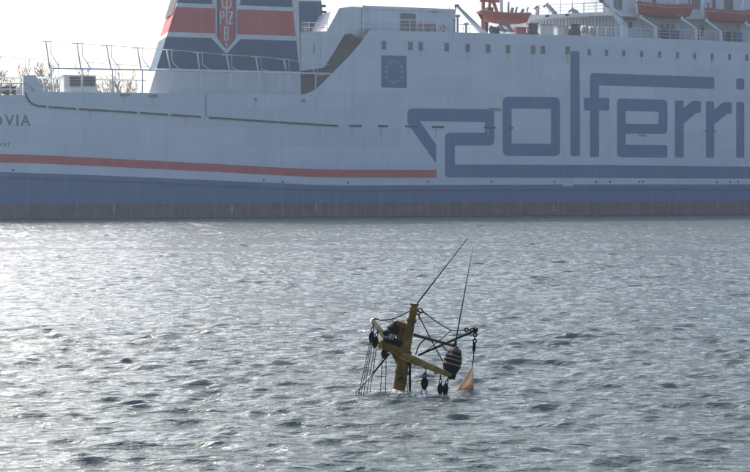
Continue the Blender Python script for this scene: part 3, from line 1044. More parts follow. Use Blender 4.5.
# ---- boat deck: rail, bench, lifebuoy, crane
railing([363, 379, 395, 410, 423.5, 437, 453], lambda x: 19.6 + (x - 362) * .013, lambda x: 31 + (x - 362) * .01, 0.2, mids=(0.35, 0.68), r_top=0.045, r_mid=0.025, r_post=0.045)
bench = thing_ship('deck_bench', 'faded red deck bench behind the rail, left of the lifebuoy', 'bench')
a, b = P(419.4, 27, 0.9), P(436.6, 31, 0.9)
s = Shape().box((a.x, 0.7, b.z + .30), (b.x, 1.15, b.z + .36)).build('seat', 'fadered', bench)
for k in range(2):
    Shape().box((a.x, 1.16, b.z + .42 + k * .2), (b.x, 1.2, b.z + .57 + k * .2)).build('back_slat', 'fadered', bench)
for x in (a.x + .15, (a.x + b.x) / 2, b.x - .15):
    Shape().box((x - .04, .75, DECK_Z - .5), (x + .04, 1.16, b.z + .30)).build('leg', 'grey', bench)
c = P(443.3, 28.3, 0.12)
buoy = tag(empty('lifebuoy', SHIP + EX * c.x + EY * c.y + Vector((0, 0, c.z)), PHI), 'round red and white lifebuoy hung on the rail', 'lifebuoy')
Shape().ring((0, 0, 0), 0.27, 0.085, (1, 0, 0), (0, 0, 1), 20, 8).build('ring', 'red', buoy)
for k in range(4):
    an = math.pi / 4 + k * math.pi / 2
    t = [Vector((math.cos(an + e) * .27, 0, math.sin(an + e) * .27)) for e in (-.25, 0, .25)]
    Shape().tube(t, 0.092, 8).build('band', 'rail', buoy)
# vent posts by the house end
for x, y0, r, capw, dd in ((457.6, 15.8, .13, .35, 2.0), (466.2, 23.8, .14, .32, 2.6), (453.8, 20.2, .1, .25, 0.6)):
    b, t = P(x, 32.5, dd), P(x, y0, dd)
    sh = Shape().tube([Vector((t.x, dd, DECK_Z - .6)), t], r, 8)
    sh.lathe(t - Vector((0, 0, .15)), t + Vector((0, 0, .1)), [(0, capw * .7), (.4, capw), (1, capw * .8)], 10)
    sh.build('vent_post', 'frame', ferry)
railing([457, 463, 470, 477], lambda x: 24.6, lambda x: 33, 3.0, mids=(0.5,), r_top=0.04, r_post=0.035)
cr = empty('deck_crane', parent=ferry)
a, b = P(482.8, 33, 1.2), P(457.5, 6.2, 1.2)
Shape().beam(a, b, 0.55, 0.26, 0.5, 0.26, bevel=.2).build('jib', 'rail', cr)
sh = Shape().beam(b + Vector((.15, 0, .05)), P(454.8, 5.6, 1.2), .24, .2, .24, .2).beam(P(455.2, 5.4, 1.2), P(456, 9, 1.2), .14)
sh.build('jib_head', 'dark', cr)
Shape().lathe(P(483, 36, 1.2), P(482.6, 30.6, 1.2), [(0, .45), (.6, .45), (1, .3)], 10).build('pedestal', 'rail', cr)
Shape().tube([P(480.5, 28, 1.0), P(457, 6, 1.0)], 0.03, 4).build('hoist_wire', 'dark', cr)

# ---- boats
def boat_shape(length, beam, depth, sheer, pointed=(1.0, 0.75), nst=15, nr=9, flare=1.0):
    """hull of an open boat as a loft; x along, y across, z up, keel at 0; returns Shape and gunwale points"""
    sh = Shape()
    rows = []
    for i in range(nst):
        u = -1 + 2 * i / (nst - 1)
        full = (1 - abs(u) ** (2.6 if u < 0 else 2.2)) ** 0.7 if abs(u) < 1 else 0
        if u < 0:
            full = full * pointed[0] + (1 - pointed[0]) * 1.0
        else:
            full = full * pointed[1] + (1 - pointed[1]) * 1.0 if abs(u) < 1 else (1 - pointed[1])
        rise = depth * 0.30 * abs(u) ** 3
        top = depth + sheer * u * u
        row = []
        for j in range(nr):
            t = -1 + 2 * j / (nr - 1)
            z = rise + (top - rise) * abs(t) ** 1.7
            y = beam / 2 * full * (1 if t > 0 else -1) * abs(t) ** 0.62
            rake = (u * 0.09 * length) * (z / (depth + sheer))
            row.append(Vector((u * length * 0.41 + rake, y, z)))
        rows.append(row)
    vs = [p for r_ in rows for p in r_]
    fs = []
    for i in range(nst - 1):
        for j in range(nr - 1):
            a = i * nr + j
            fs.append((a, a + nr, a + nr + 1, a + 1))
    sh.add(vs, fs, 0, True)
    gun_a, gun_b = [r_[0] for r_ in rows], [r_[-1] for r_ in rows]
    return sh, gun_a, gun_b, rows


def make_lifeboat(name, label, x0, x1, ytop, ykeel, d, group):
    a, b = P(x0, ytop, d), P(x1, ykeel, d)
    c = P((x0 + x1) / 2, ykeel, d)
    L, D = b.x - a.x, (a.z - b.z) * 0.93
    root = tag(empty(name, SHIP + EX * c.x + EY * d + Vector((0, 0, c.z)), PHI), label, 'lifeboat', group)
    sh, ga, gb, rows = boat_shape(L, 2.3, D * .88, D * .22)
    sh.build('hull', 'orange', root)
    Shape().tube(ga + gb[::-1], 0.075, 6, closed=True).build('gunwale', 'orange2', root)
    # canvas cover stretched over a ridge
    cv = Shape()
    rid = [(p + q) / 2 + Vector((0, 0, .30)) for p, q in zip(ga, gb)]
    rid[0] -= Vector((0, 0, .28)); rid[-1] -= Vector((0, 0, .28))
    n = len(ga)
    cv.add(ga + rid + gb, [(i, i + 1, n + i + 1, n + i) for i in range(n - 1)] + [(n + i, n + i + 1, 2 * n + i + 1, 2 * n + i) for i in range(n - 1)], 0, True)
    cv.build('cover', 'orange2', root)
    # looped white grab line along the side
    gl_ = []
    for i in range(n):
        p = rows[i][0] * .82 + rows[i][2] * .18
        gl_.append(p + Vector((0, -.06, 0)))
        if i < n - 1:
            q = rows[i + 1][0] * .72 + rows[i + 1][2] * .28
            gl_.append((p * .5 + (rows[i + 1][0] * .82 + rows[i + 1][2] * .18) * .5) + Vector((0, -.08, -.10)))
    Shape().tube(gl_, 0.035, 4).build('grab_line', 'rail', root)
    Shape().tube([Vector((rows[i][n // 2 if False else 4].x, 0, rows[i][4].z - .03)) for i in range(n)], 0.06, 5).build('keel', 'dark', root)
    for u in (1, n - 2):
        h = Shape().tube([rid[u] - Vector((0, 0, .2)), rid[u] + Vector((0, 0, .35))], 0.07, 6)
        h.ring(rid[u] + Vector((0, 0, .4)), 0.12, .035, (1, 0, 0), (0, 0, 1))
        h.build('lifting_hook', 'dark', root)
    return root


make_lifeboat('lifeboat', 'red orange lifeboat hanging above the boat deck, left of another one', 635.6, 693.5, 1.6, 17.8, 1.5, 'lifeboats in the davits')
make_lifeboat('lifeboat', 'red orange lifeboat in the davits, cut by the right picture edge', 704.5, 758, 8.4, 22.6, 1.5, 'lifeboats in the davits')


def davit(x0, y0, x1, y1, yb, d=1.0):
    sh = Shape()
    p, q, b = P(x0, y0, d), P(x1, y1, d), P(x1 + .6, yb, d)
    sh.beam(p, q, .42, .42, .3, bevel=.15)
    sh.beam(q + Vector((0, 0, .1)), Vector((b.x, d, DECK_Z - .5)), .42, .46, .3, bevel=.15)
    up = p + (p - q).normalized() * 0.4
    sh.tube([up, up + Vector((.15, .5, 1.5)), up + Vector((.6, .7, 2.6))], 0.12, 6)
    o = sh.build('boat_davit', 'rail', ferry)
    s2 = Shape()
    dx = Vector((.235, -.02, .0))
    s2.beam(p + dx, q + dx, .10, .10, .32)
    s2.beam(q + dx + Vector((0, 0, .1)), Vector((b.x + .24, d - .02, DECK_Z - .4)), .10, .10, .32)
    s2.build('davit_track', 'dark', o)


for q in ((640, 16.6, 655.4, 26, 37.5), (680.6, 17.6, 695.6, 27.8, 39), (705.4, 20, 720.4, 31, 41.4), (745, 22.5, 758, 33, 43)):
    davit(*q)

# rescue boat and its orange frame
root = thing_ship('rescue_boat', 'orange rescue boat sitting on its cradle beside the white crane', 'rescue boat')
c = P(505, 24.4, 2.0)
L = P(531, 14, 2.0).x - P(479.5, 14, 2.0).x
sh, ga, gb, rows = boat_shape(L, 2.1, 1.08, .2, pointed=(0.4, 1.0))
off = Vector((c.x, 2.0, c.z))
for sobj, nm, m in ((sh, 'hull', 'orange'), (Shape().tube(ga + gb[::-1], .13, 7, closed=True), 'tube_collar', 'orange2')):
    sobj.v = [tuple(Vector(p) + off) for p in sobj.v]
    sobj.build(nm, m, root)
dk = Shape()
n = len(ga)
dk.add([p + off - Vector((0, 0, .12)) for p in ga + gb], [(i, i + 1, n + i + 1, n + i) for i in range(n - 1)])
dk.build('deck', 'grey', root)
t = Shape()
for x, y0, y1, r in ((508.4, 13, 2, .12), (511.5, 13, 8, .2), (515.6, 13, 7, .13), (521.8, 13, 9, .2), (527, 12, 7, .08)):
    t.tube([P(x, y0, 2.0), P(x + (1.2 if x > 510 else 0), y1, 2.0)], r, 6)
t.build('console', 'grey', root)
t = Shape().box(P(489, 14, 2.4) - Vector((.3, .3, .2)), P(489, 14, 2.4) + Vector((.4, .4, .7)))
t.build('engine_cover', 'dark', root)

fr_o = empty('launch_frame', parent=ferry)
for (xa, ya), (xb, yb), w_ in (((482.6, 33), (483.4, -10), .34), ((488.5, 14), (490.8, -6), .3), ((490.4, -6), (497.5, 13.6), .3), ((493.2, 13), (498.6, 13.3), .2), ((486, 12), (491, 12.2), .25), ((480, .8), (499, 1.4), .30)):
    Shape().beam(P(xa, ya, 3.4), P(xb, yb, 3.4), w_, ha=.3).build('frame_bar', 'orange2', fr_o)
Shape().beam(P(485.4, 33, 2.9), P(486.4, 20, 2.9), .42).build('frame_post', 'dark', fr_o)
Shape().beam(P(501.2, 18, 3.6), P(500.8, -8, 3.6), .36).build('frame_post', 'rail', fr_o)
cd = Shape()
for (xa, ya), (xb, yb) in (((497, 32.5), (501, 24)), ((505, 32.5), (499.6, 24)), ((511.8, 32.5), (507.6, 23.5)), ((503, 24), (512, 30)), ((496, 29.8), (515, 31.4))):
    cd.beam(P(xa, ya, 2.0), P(xb, yb, 2.0), .26)
cd.build('boat_cradle', 'frame', ferry)
wq = Shape()
wq.lathe(P(490.6, 29.6, 2.2), P(497, 29.9, 2.2), [(0, .45), (.12, .45), (.13, .33), (.85, .33), (.86, .48), (1, .48)], 12)
wq.box(P(491.5, 33, 2.2) - Vector((0, .4, .4)), P(498, 30, 2.2) + Vector((0, .4, 0)))
wq.build('boat_winch', 'dark', ferry)
lk = thing_ship('deck_locker', 'small orange locker under the bow of the rescue boat', 'locker')
a, b = P(515, 28.2, 2.6), P(525, 33, 2.6)
Shape().box((a.x, 2.3, DECK_Z - .5), (b.x, 3.1, a.z)).build('box', 'orange2', lk)
Shape().box((a.x - .05, 2.25, a.z), (b.x + .05, 3.15, a.z + .1)).build('lid', 'orange', lk)


def capstan(name, label, cat, x0, x1, y0, d, m, prof):
    root = thing_ship(name, label, cat)
    t, b = P((x0 + x1) / 2, y0, d), P((x0 + x1) / 2, 34, d)
    w_ = (P(x1, y0, d).x - P(x0, y0, d).x) / 2
    Shape().lathe(Vector((t.x, d, DECK_Z - .5)), t, [(q, w_ * r) for q, r in prof], 12).build('drum', m, root)
    Shape().box((t.x - w_ * .8, d - .4, t.z - .06), (t.x + w_ * .8, d + .4, t.z + .06)).build('top_plate', m, root)
    return root


capstan('covered_winch', 'bulky dark winch drum on deck at the rescue boat bow', 'winch', 526.4, 538.4, 24, 2.4, 'dark', [(0, 1), (.45, 1), (.5, .8), (.8, .9), (.95, .75), (1, .5)])
capstan('covered_winch', 'dark drum on deck between the pale locker and the white canisters', 'winch', 568.6, 579.4, 25.2, 1.6, 'dark', [(0, 1), (.4, .95), (.6, 1), (.85, .9), (1, .6)])
lk = thing_ship('deck_locker', 'pale grey locker on deck, right of the bulky winch drum', 'locker')
a, b = P(540, 25.4, 2.4), P(552, 33, 2.4)
Shape().box((a.x, 2.2, DECK_Z - .5), (b.x, 3.2, a.z)).build('box', 'galley', lk)
Shape().box((a.x - .06, 2.14, a.z), (b.x + .06, 3.26, a.z + .1)).build('lid', 'frame', lk)
lk = thing_ship('deck_locker', 'low pale locker standing just left of the dark drum', 'locker')
a, b = P(557, 27, 2.4), P(566, 33, 2.4)
Shape().box((a.x, 2.2, DECK_Z - .5), (b.x, 3.2, a.z)).build('box', 'galley', lk)
Shape().box((a.x - .06, 2.14, a.z), (b.x + .06, 3.26, a.z + .1)).build('lid', 'frame', lk)
for k, (x, y, lab) in enumerate(((584.5, 29.2, 'white liferaft canister in its rack, next to the dark drum'), (592, 30, 'white liferaft canister in its rack, the one away from the dark drum'))):
    root = tag(empty('liferaft_canister', SHIP, PHI), lab, 'liferaft', 'liferaft canisters on the boat deck')
    a, b = P(x - 3.2, y, 1.6), P(x + 3.2, y + .2, 1.6)
    Shape().lathe(a, b, [(0, .22), (.06, .36), (.48, .38), (.5, .41), (.52, .38), (.94, .36), (1, .22)], 12).build('shell', 'galley', root)
    for q in (.25, .75):
        p = a.lerp(b, q)
        Shape().lathe(p - Vector((.04, 0, 0)), p + Vector((.04, 0, 0)), [(0, .40), (1, .40)], 12).build('strap', 'dark', root)
        Shape().beam(p + Vector((0, 0, -.3)), Vector((p.x, p.y, DECK_Z - .5)), .12, ha=.5).build('cradle', 'grey', root)

# ---- superstructure forward: house under an overhanging deck, upper house
SD = 3.4


def edge_d(x):                             # the after end of this deck runs slantwise inboard
    return 2.2 + (603 - x) / 76.0 * 6.2


def P_edge(x, y, extra=0.0):
    return P(x, y, edge_d(x) + extra)


slab_top = P(604, 11.8, 2.2).z
sup_z = slab_top - 0.42
corner, inner_ = P(606, 13, 2.2), P_edge(526, 15)
plan_roof = [(corner.x, 2.2), (S_R - 4, 2.2), (S_R - 4, 22), (inner_.x, 22), (inner_.x, edge_d(526))]
wc, wi = P(615, 15, SD), P(530, 16, edge_d(530) + 2.2)
plan_wall = [(wc.x, SD), (S_R - 6, SD), (S_R - 6, 20.5), (wi.x, 20.5), (wi.x, edge_d(530) + 2.2)]


def slab_prism(plan, z0, z1, name, m, parent):
    n = len(plan)
    vs = [(x, y, z0) for x, y in plan] + [(x, y, z1) for x, y in plan]
    fs = [tuple(range(n - 1, -1, -1)), tuple(range(n, 2 * n))] + [(i, (i + 1) % n, n + (i + 1) % n, n + i) for i in range(n)]
    return Shape().add(vs, fs).build(name, m, parent)


house = slab_prism(plan_wall, DECK_Z - .6, sup_z - .01, 'forward_house', 'house', ferry)
slab_prism(plan_roof, sup_z, slab_top, 'boat_deck_roof', 'house', ferry)
w0, w1 = Vector((wi.x, wi.y, 0)), Vector((wc.x, SD, 0))
wn_ = (w1 - w0).normalized()
wout = Vector((wn_.y, -wn_.x, 0))
for k in range(26):                        # upright stiffeners on the slanting after wall
    q = w0.lerp(w1, (k + .5) / 26)
    Shape().beam(q + wout * .02 + Vector((0, 0, DECK_Z - .5)), q + wout * .02 + Vector((0, 0, sup_z - .03)), .07, ha=.1, side=wout).build('wall_stiffener', 'frame', house)
q0, q1 = w0.lerp(w1, .62) + wout * .3, w0.lerp(w1, .95) + wout * .3
Shape().beam(q0 + Vector((0, 0, DECK_Z + .25)), q1 + Vector((0, 0, DECK_Z + .25)), .35, ha=.3, side=wout).build('red_bench', 'fadered', house)
e0, e1 = Vector((inner_.x, edge_d(526), 0)), Vector((corner.x, 2.2, 0))
ein = Vector((wn_.y, -wn_.x, 0)) * -0.25
for t in (.1, .5, .86):
    q = e0.lerp(e1, t) + ein
    Shape().tube([q + Vector((0, 0, DECK_Z - .6)), q + Vector((0, 0, sup_z + .03))], .06, 6).build('pillar', 'rail', ferry)
for t in (.27, .52):
    q = e0.lerp(e1, t) - ein * .3
    Shape().box(q + Vector((-.18, -.12, sup_z + .12)), q + Vector((.18, .12, sup_z + .34))).build('deck_lamp', 'dark', ferry)
ro = Shape()
for h, r in ((1.12, .05), (.75, .03), (.4, .03)):
    ro.tube([e0 + ein + Vector((0, 0, slab_top + h)), e1 + ein + Vector((0, 0, slab_top + h))], r, 5)
rail2 = ro.build('railing', 'rail', ferry)
for k in range(8):
    q = e0.lerp(e1, k / 7) + ein
    Shape().tube([q + Vector((0, 0, slab_top - .05)), q + Vector((0, 0, slab_top + 1.12))], .05, 5).build('post', 'rail', rail2)
for k in range(4):
    q = e0.lerp(e1, .42 + k * .15) + ein * 2
    Shape().tube([q + Vector((0, 0, slab_top - .05)), q + Vector((0, 0, slab_top + 2.1))], .05, 5).build('wind_stanchion', 'rail', ferry)
a_, b_ = e0.lerp(e1, .42) + ein * 2, e0.lerp(e1, .99) + ein * 2
Shape().tube([a_ + Vector((0, 0, slab_top + 2.1)), b_ + Vector((0, 0, slab_top + 2.1))], .03, 4).build('head_wire', 'rail', ferry)
# small davits standing on that deck
for (xa1, ya1), (xb1, yb1) in (((556, 14.2), (546.6, 4.2)), ((578, 13.2), (571.6, 9.4)), ((537, 14.6), (537.4, 6))):
    ex_ = 0.5
    foot = P_edge(xa1, ya1, ex_)
    foot.z = slab_top - .05
    sh = Shape().beam(foot, P_edge(xb1, yb1, ex_), .42, .3)
    hp = P_edge(xb1, yb1, ex_)
    sh.beam(hp + Vector((.05, 0, .05)), hp + Vector((-.4, 0, -.35)), .24)
    sh.build('small_davit', 'frame', ferry)
q = e0 - ein * 0 + Vector((1.0, 2.5, 0))
Shape().box(q + Vector((-1.0, 0, slab_top)), q + Vector((1.4, 1.2, slab_top + .45))).build('boat_cover', 'fadered', ferry)
# upper house with its windows
xu = P(603, 8, 3.0).x
uh = Shape().box((xu, 3.0, slab_top + .01), (S_R - 6, 7.4, P(603, -40, 3).z)).build('upper_house', 'house', ferry)
for x0, x1, y1 in ((613.4, 617, 10), (618, 622, 10), (691.6, 700, 9.6), (724, 733, 11.2), (652, 656, 8), (712, 715.5, 10)):
    p, q = P(x0, -6, 3.0), P(x1, y1, 3.0)
    w_o = Shape().box((p.x, 2.95, q.z), (q.x, 3.004, p.z)).build('window', 'frame', uh)
    Shape().box((p.x + .07, 2.93, q.z + .07), (q.x - .07, 2.96, p.z - .07)).build('pane', 'glass', w_o)
for x in (630, 645, 668, 684, 707, 720, 741):
    p, q = P(x, -10, 3.0), P(x + .4, 11, 3.0)
    Shape().box((p.x, 2.95, q.z), (q.x, 3.004, p.z)).build('wall_stiffener', 'house', uh)
# doors and gear along the deck wall under the lifeboats
for x0, x1 in ((660, 663.2), (666, 669), (671.6, 674.6), (700.4, 703.4), (737, 740)):
    p, q = P(x0, 24.4, SD), P(x1, 36, SD)
    w_o = Shape().box((p.x, SD - .05, q.z), (q.x, SD + .004, p.z)).build('door', 'frame', house)
    Shape().box((p.x + .1, SD - .07, q.z + .9), (q.x - .1, SD - .04, p.z - .15)).build('pane', 'glass', w_o)
for x in (630, 640, 648, 684, 690, 712, 727, 748):
    p, q = P(x, 16, SD), P(x + .5, 40, SD)
    Shape().box((p.x, SD - .06, DECK_Z - .5), (q.x, SD + .004, p.z)).build('wall_stiffener', 'house', house)
p, q = P(624, 19, SD), P(636, 21.4, SD)
Shape().box((p.x, SD - .3, q.z), (q.x, SD + .004, p.z)).build('pipe_box', 'fadered', house)
for x, y in ((630.5, 26.4), (703, 29.4)):
    p = P(x, y, SD - .2)
    Shape().lathe(p + Vector((0, .2, 0)), p + Vector((0, -.2, 0)), [(0, .14), (.5, .16), (1, .1)], 8, side=Vector((0, 0, 1))).build('wall_lamp', 'dark', house)
for x0, x1, y0, lab in ((665.6, 678.4, 28.6, 'navy blue covered locker under the whole lifeboat'), (730, 741.6, 31.6, 'navy blue covered locker under the lifeboat cut by the picture edge')):
    lk = thing_ship('deck_locker', lab, 'locker')
    a, b = P(x0, y0, 1.8), P(x1, 42, 1.8)
    x2 = a.x + (b.x - a.x) * .42
    Shape().box((a.x, 1.7, DECK_Z - .6), (x2, 2.7, a.z + .12)).build('box', 'dark', lk)
    Shape().box((x2, 1.6, DECK_Z - .6), (b.x, 2.8, a.z - .1)).build('cover', 'bluebox', lk)
# forward rail of the boat deck
railing([597, 606, 616, 628, 641, 655, 670, 685, 700, 716, 732, 748, 764], lambda x: 27.2 + (x - 597) * .034, lambda x: 37 + (x - 597) * .033, 0.3, mids=(0.33, 0.66), r_top=0.03, r_mid=0.018, r_post=0.03)
# big white davit beside the house
sh = Shape()
p, q = P(602.6, -2, 1.0), P(623.6, 24.6, 1.0)
sh.beam(p, q, .5, .75, .5, bevel=.15)
sh.beam(q + Vector((0, 0, .35)), Vector((q.x + .15, 1.0, DECK_Z - .5)), .72, .8, .5, bevel=.15)
bd = sh.build('big_davit', 'rail', ferry)
sh = Shape().beam(P(599.6, -1, 1.0), P(602, 2.4, 1.0), .3)
sh.lathe(P(629, 24.2, .6), P(631.5, 24.2, .6), [(0, .2), (.3, .32), (1, .3)], 10)
sh.beam(P(600.5, 1.2, .85), P(630, 24.6, .75), .10)
sh.build('davit_winch', 'dark', bd)

# ------------------------------------------------------------------ the sunken boat's mast
boat = tag(empty('sunken_boat', M(400, 392)), 'ochre mast of a sunken boat, sticking out of the water with beams and wires', 'boat wreck')
BASE = M(400, 392)


class Local(Shape):
    def build(self, name, mats, parent=boat):
        self.v = [tuple(Vector(p) - BASE) for p in self.v]
        return super().build(name, mats, parent)


def sag(a, b, s=0.02, n=7):
    a, b = Vector(a), Vector(b)
    return [a.lerp(b, i / (n - 1)) - Vector((0, 0, s * 4 * (i / (n - 1)) * (1 - i / (n - 1)))) for i in range(n)]


def px(n):
    return n / PXM


# post: lower trunk below the waterline, upper part leaning a little to the right
d_ = M(399, 391.5) - M(405, 352)
low = M(399, 391.5) + d_.normalized() * 1.6
Local().beam(low, M(404.6, 351), px(14), px(11.5), px(13), px(11), bevel=.12).build('mast', 'ochre')
Local().beam(M(404.2, 356), M(414.8, 304), px(10.5), px(6.2), px(10), px(6.2), bevel=.12).build('topmast', 'ochre')
s = Local()
s.beam(M(411.6, 304.6), M(418.6, 304.8), px(2.2), ha=px(8))
s.tube([M(417.4, 304), M(417.8, 301.4)], px(.8), 6)
s.tube([M(410.2, 305), M(411.5, 303)], px(.8), 6)
s.build('mast_cap', 'brown')
# gusset under the crosstree
s = Local()
tri = [M(390.5, 352), M(402, 356), M(398.5, 367)]
yy_ = Vector((0, px(4), 0))
s.add([p - yy_ for p in tri] + [p + yy_ for p in tri], [(0, 1, 2), (5, 4, 3), (0, 3, 4, 1), (1, 4, 5, 2), (2, 5, 3, 0)])
s.build('gusset', 'ochre')
# right boom with its rounded root plate
s = Local()
s.beam(M(402, 355, -.12), M(454, 376.6, -.30), px(8.6), px(4.6), px(7), px(4.5), bevel=.22)
s.lathe(M(402.4, 355.3, -.12), M(397.5, 353.2, -.10), [(0, px(4.3)), (.6, px(3.6)), (1, px(1.2))], 10, flat=.8)
s.build('boom', 'olive')
Local().beam(M(451.5, 375.6, -.30), M(455.4, 377.2, -.31), px(5.2), ha=px(5.2)).build('boom_cap', 'black')
# left boom, sunlit
s = Local()
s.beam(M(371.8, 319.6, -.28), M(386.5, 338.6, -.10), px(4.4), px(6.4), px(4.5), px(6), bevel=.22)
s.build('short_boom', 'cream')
Local().tube([M(371.5, 320.6, -.3), M(375.2, 318.6, -.3), M(379, 319.5, -.3)], px(.9), 6).build('boom_eye', 'black')
# bracket: tray, back plate and top bar that carry the lamp
s = Local()
s.beam(M(378.6, 343, -.12), M(407, 354.5, -.10), px(8), px(9.5), px(9), px(9), bevel=.1)
s.build('tray', 'ochre')
Local().beam(M(379.4, 341, -.2), M(381.4, 348.6, -.2), px(3.4), ha=px(10), bevel=.15).build('tray_lip', 'olive')
Local().beam(M(393.6, 321.6, 0.02), M(411, 328.2, 0.02), px(5.2), px(6.2), px(7), bevel=.1).build('top_bar', 'ochre')
s = Local()
pl = [M(396, 325, .1), M(409, 329, .1), M(406.5, 352, .1), M(397, 349, .1)]
yy_ = Vector((0, px(1.0), 0))
s.add([p - yy_ for p in pl] + [p + yy_ for p in pl], [(0, 1, 2, 3), (7, 6, 5, 4), (0, 4, 5, 1), (1, 5, 6, 2), (2, 6, 7, 3), (3, 7, 4, 0)])
s.build('back_plate', 'ochre')
# searchlight: pale body lit from the left, ribbed dark cap
lamp = empty('searchlight', parent=boat)


def lp_build(s_, n_, m_):
    return s_.build(n_, m_, lamp)


lp_build(Local().lathe(M(388.9, 338.6, -.14), M(392.8, 329, -.14), [(0, px(4.2)), (.1, px(5.0)), (.55, px(5.4)), (.8, px(5.0)), (1, px(4.6))], 14), 'lamp_body', 'lens')
lp_build(Local().lathe(M(387.6, 342.6, -.14), M(388.9, 338.7, -.14), [(0, px(4.6)), (.15, px(5.6)), (.85, px(5.6)), (1, px(4.8))], 14), 'lamp_collar', 'lampcap')
for k_ in range(3):
    a_ = -.2 + k_ * .6
    off_ = Vector((math.sin(a_) * px(5.9), -math.cos(a_) * px(5.9), 0))
    lp_build(Local().tube([M(388.0, 340.2, -.14) + off_, M(392.2, 331.2, -.14) + off_], px(.45), 5), 'guard_bar', 'black')
cp = Local().lathe(M(391.8, 333.2, -.14), M(395.4, 321.4, -.14),
                   [(0, px(5.9)), (.05, px(6.7)), (.22, px(6.7)), (.25, px(6.0)), (.33, px(6.0)), (.36, px(6.5)), (.52, px(6.4)), (.55, px(5.2)), (.72, px(4.8)), (.75, px(2.9)), (1, px(2.2))], 14)
lp_build(cp, 'lamp_cap', 'lampcap')
lp_build(Local().lathe(M(395.2, 322.2, -.14), M(395.8, 320.2, -.14), [(0, px(1.8)), (1, px(1.0))], 8), 'cap_knob', 'lens')
lp_build(Local().beam(M(391, 340.5, -.14), M(400, 343.5, -.06), px(8), px(7), px(8), bevel=.15), 'lamp_base', 'lampcap')
lp_build(Local().lathe(M(386.4, 333.6, -.24), M(384.9, 332.8, -.31), [(0, px(2.6)), (.7, px(2.8)), (1, px(2.2))], 12, side=Vector((0, 0, 1))), 'lens', 'lampcap')

# struts to the right
Local().beam(M(413.4, 334.6, .05), M(454.4, 345.8, -.05), px(3.2), px(2.8), px(3), bevel=.15).build('strut', 'brown')
Local().beam(M(418.4, 355.2, -.2), M(474.6, 330.6, .12), px(2.1), px(2.3), px(2.1), bevel=.2).build('strut', 'black')
s = Local()
s.tube([M(473.4, 327.4, .12), M(475.6, 333.6, .12)], px(1.5), 8)
s.beam(M(472.8, 329, .12), M(477.6, 331.2, .12), px(2.6), ha=px(2.6))
s.tube([M(475.8, 328.2, .12), M(478, 328.8, .12)], px(.8), 6)
s.build('strut_head', 'black')


# flanges, bolts, a cleat and welded lugs
for (xa_, ya_), (xb_, yb_), w_ in (((404.3, 354.5), (405.0, 350.6), 13.6), ((411.2, 321.8), (411.8, 318.8), 9.8), ((401.6, 373.2), (402.1, 370.6), 14.2)):
    Local().beam(M(xa_, ya_), M(xb_, yb_), px(w_), ha=px(w_), bevel=.12).build('flange', 'brown')
for x_, y_, d2 in ((399.8, 354, -.21), (403.4, 356.2, -.22), (407.6, 358.4, -.23), (411.5, 360.2, -.24), (404.2, 352, -.12), (408.2, 337, -.10), (409.6, 331, -.10), (384, 345.4, -.22), (389.5, 347.6, -.22), (395, 350, -.2)):
    c_ = M(x_, y_, d2)
    Local().lathe(c_ + Vector((0, .05, 0)), c_ + Vector((0, -.012, 0)), [(0, px(.8)), (.8, px(.95)), (1, px(.6))], 6, side=Vector((0, 0, 1))).build('bolt', 'brown')
s = Local()
s.beam(M(399.2, 380, -.13), M(400.2, 376.6, -.13), px(1.6), ha=px(2.4))
s.tube([M(396.4, 379.6, -.16), M(399.6, 378.4, -.17), M(402.8, 378.9, -.16)], px(.8), 6)
s.build('cleat', 'black')
for x_, y_ in ((416.2, 371.6 - 8.6), (436, 371.8), (426, 367.2)):
    c_ = M(x_, y_, -.2)
    Local().ring(c_, px(1.7), px(.6), (1, 0, 0), (0, 0, 1)).build('lug', 'black')

# wires and chains
def chain(a, b, n, r, t, name='chain', m='black'):
    a, b = Vector(a), Vector(b)
    s_ = Local()
    ax = (b - a).normalized()
    sd = ax.cross(Vector((0, 1, 0))).normalized()
    for i in range(n):
        c_ = a.lerp(b, (i + .5) / n)
        h_ = (b - a).length / n * .62
        w_ = sd if i % 2 == 0 else Vector((0, 1, 0))
        s_.tube([c_ + ax * math.cos(2 * math.pi * k / 10) * h_ + w_ * math.sin(2 * math.pi * k / 10) * r for k in range(10)], t, 5, closed=True)
    return s_.build(name, m)


chain(M(418.2, 309.4), M(426.5, 314, .0), 2, px(1.9), px(.75))
Local().tube(sag(M(425.6, 313.4), M(450.6, 330.2, .04), .015), px(.6), 5).build('stay_wire', 'rope')
Local().tube(sag(M(450.6, 330.2, .04), M(466, 329.6, .1), .01), px(.6), 5).build('stay_wire', 'rope')
chain(M(465, 329.7, .1), M(473.4, 330.2, .12), 3, px(1.9), px(.75))
chain(M(417.6, 311), M(419.6, 318.2), 2, px(1.7), px(.75))
Local().tube(sag(M(419.2, 316.5), M(444.6, 364.5, -.1), .01), px(.6), 5).build('stay_wire', 'rope')
Local().tube(sag(M(451, 330.4, .04), M(419.4, 355, -.1), .02), px(.5), 5).build('stay_wire', 'rope')
Local().tube([M(426.5, 338.4, -.02), M(422, 341.5, -.05), M(418.4, 346.5, -.1), M(415.6, 354.6, -.14)], px(.7), 5).build('stay_wire', 'rope')
Local().tube([M(442.2, 345, -.1), M(446, 350, -.1), M(450.6, 351, -.12), M(452.5, 347.5, -.1)], px(.7), 5).build('cable', 'rope')
Local().tube(sag(M(411.5, 309.6), M(379.5, 320.2, -.28), .05), px(.62), 5).build('stay_wire', 'rope')
Local().tube([M(410.2, 309.2), M(411.6, 308)], px(1.5), 6).build('wire_eye', 'black')
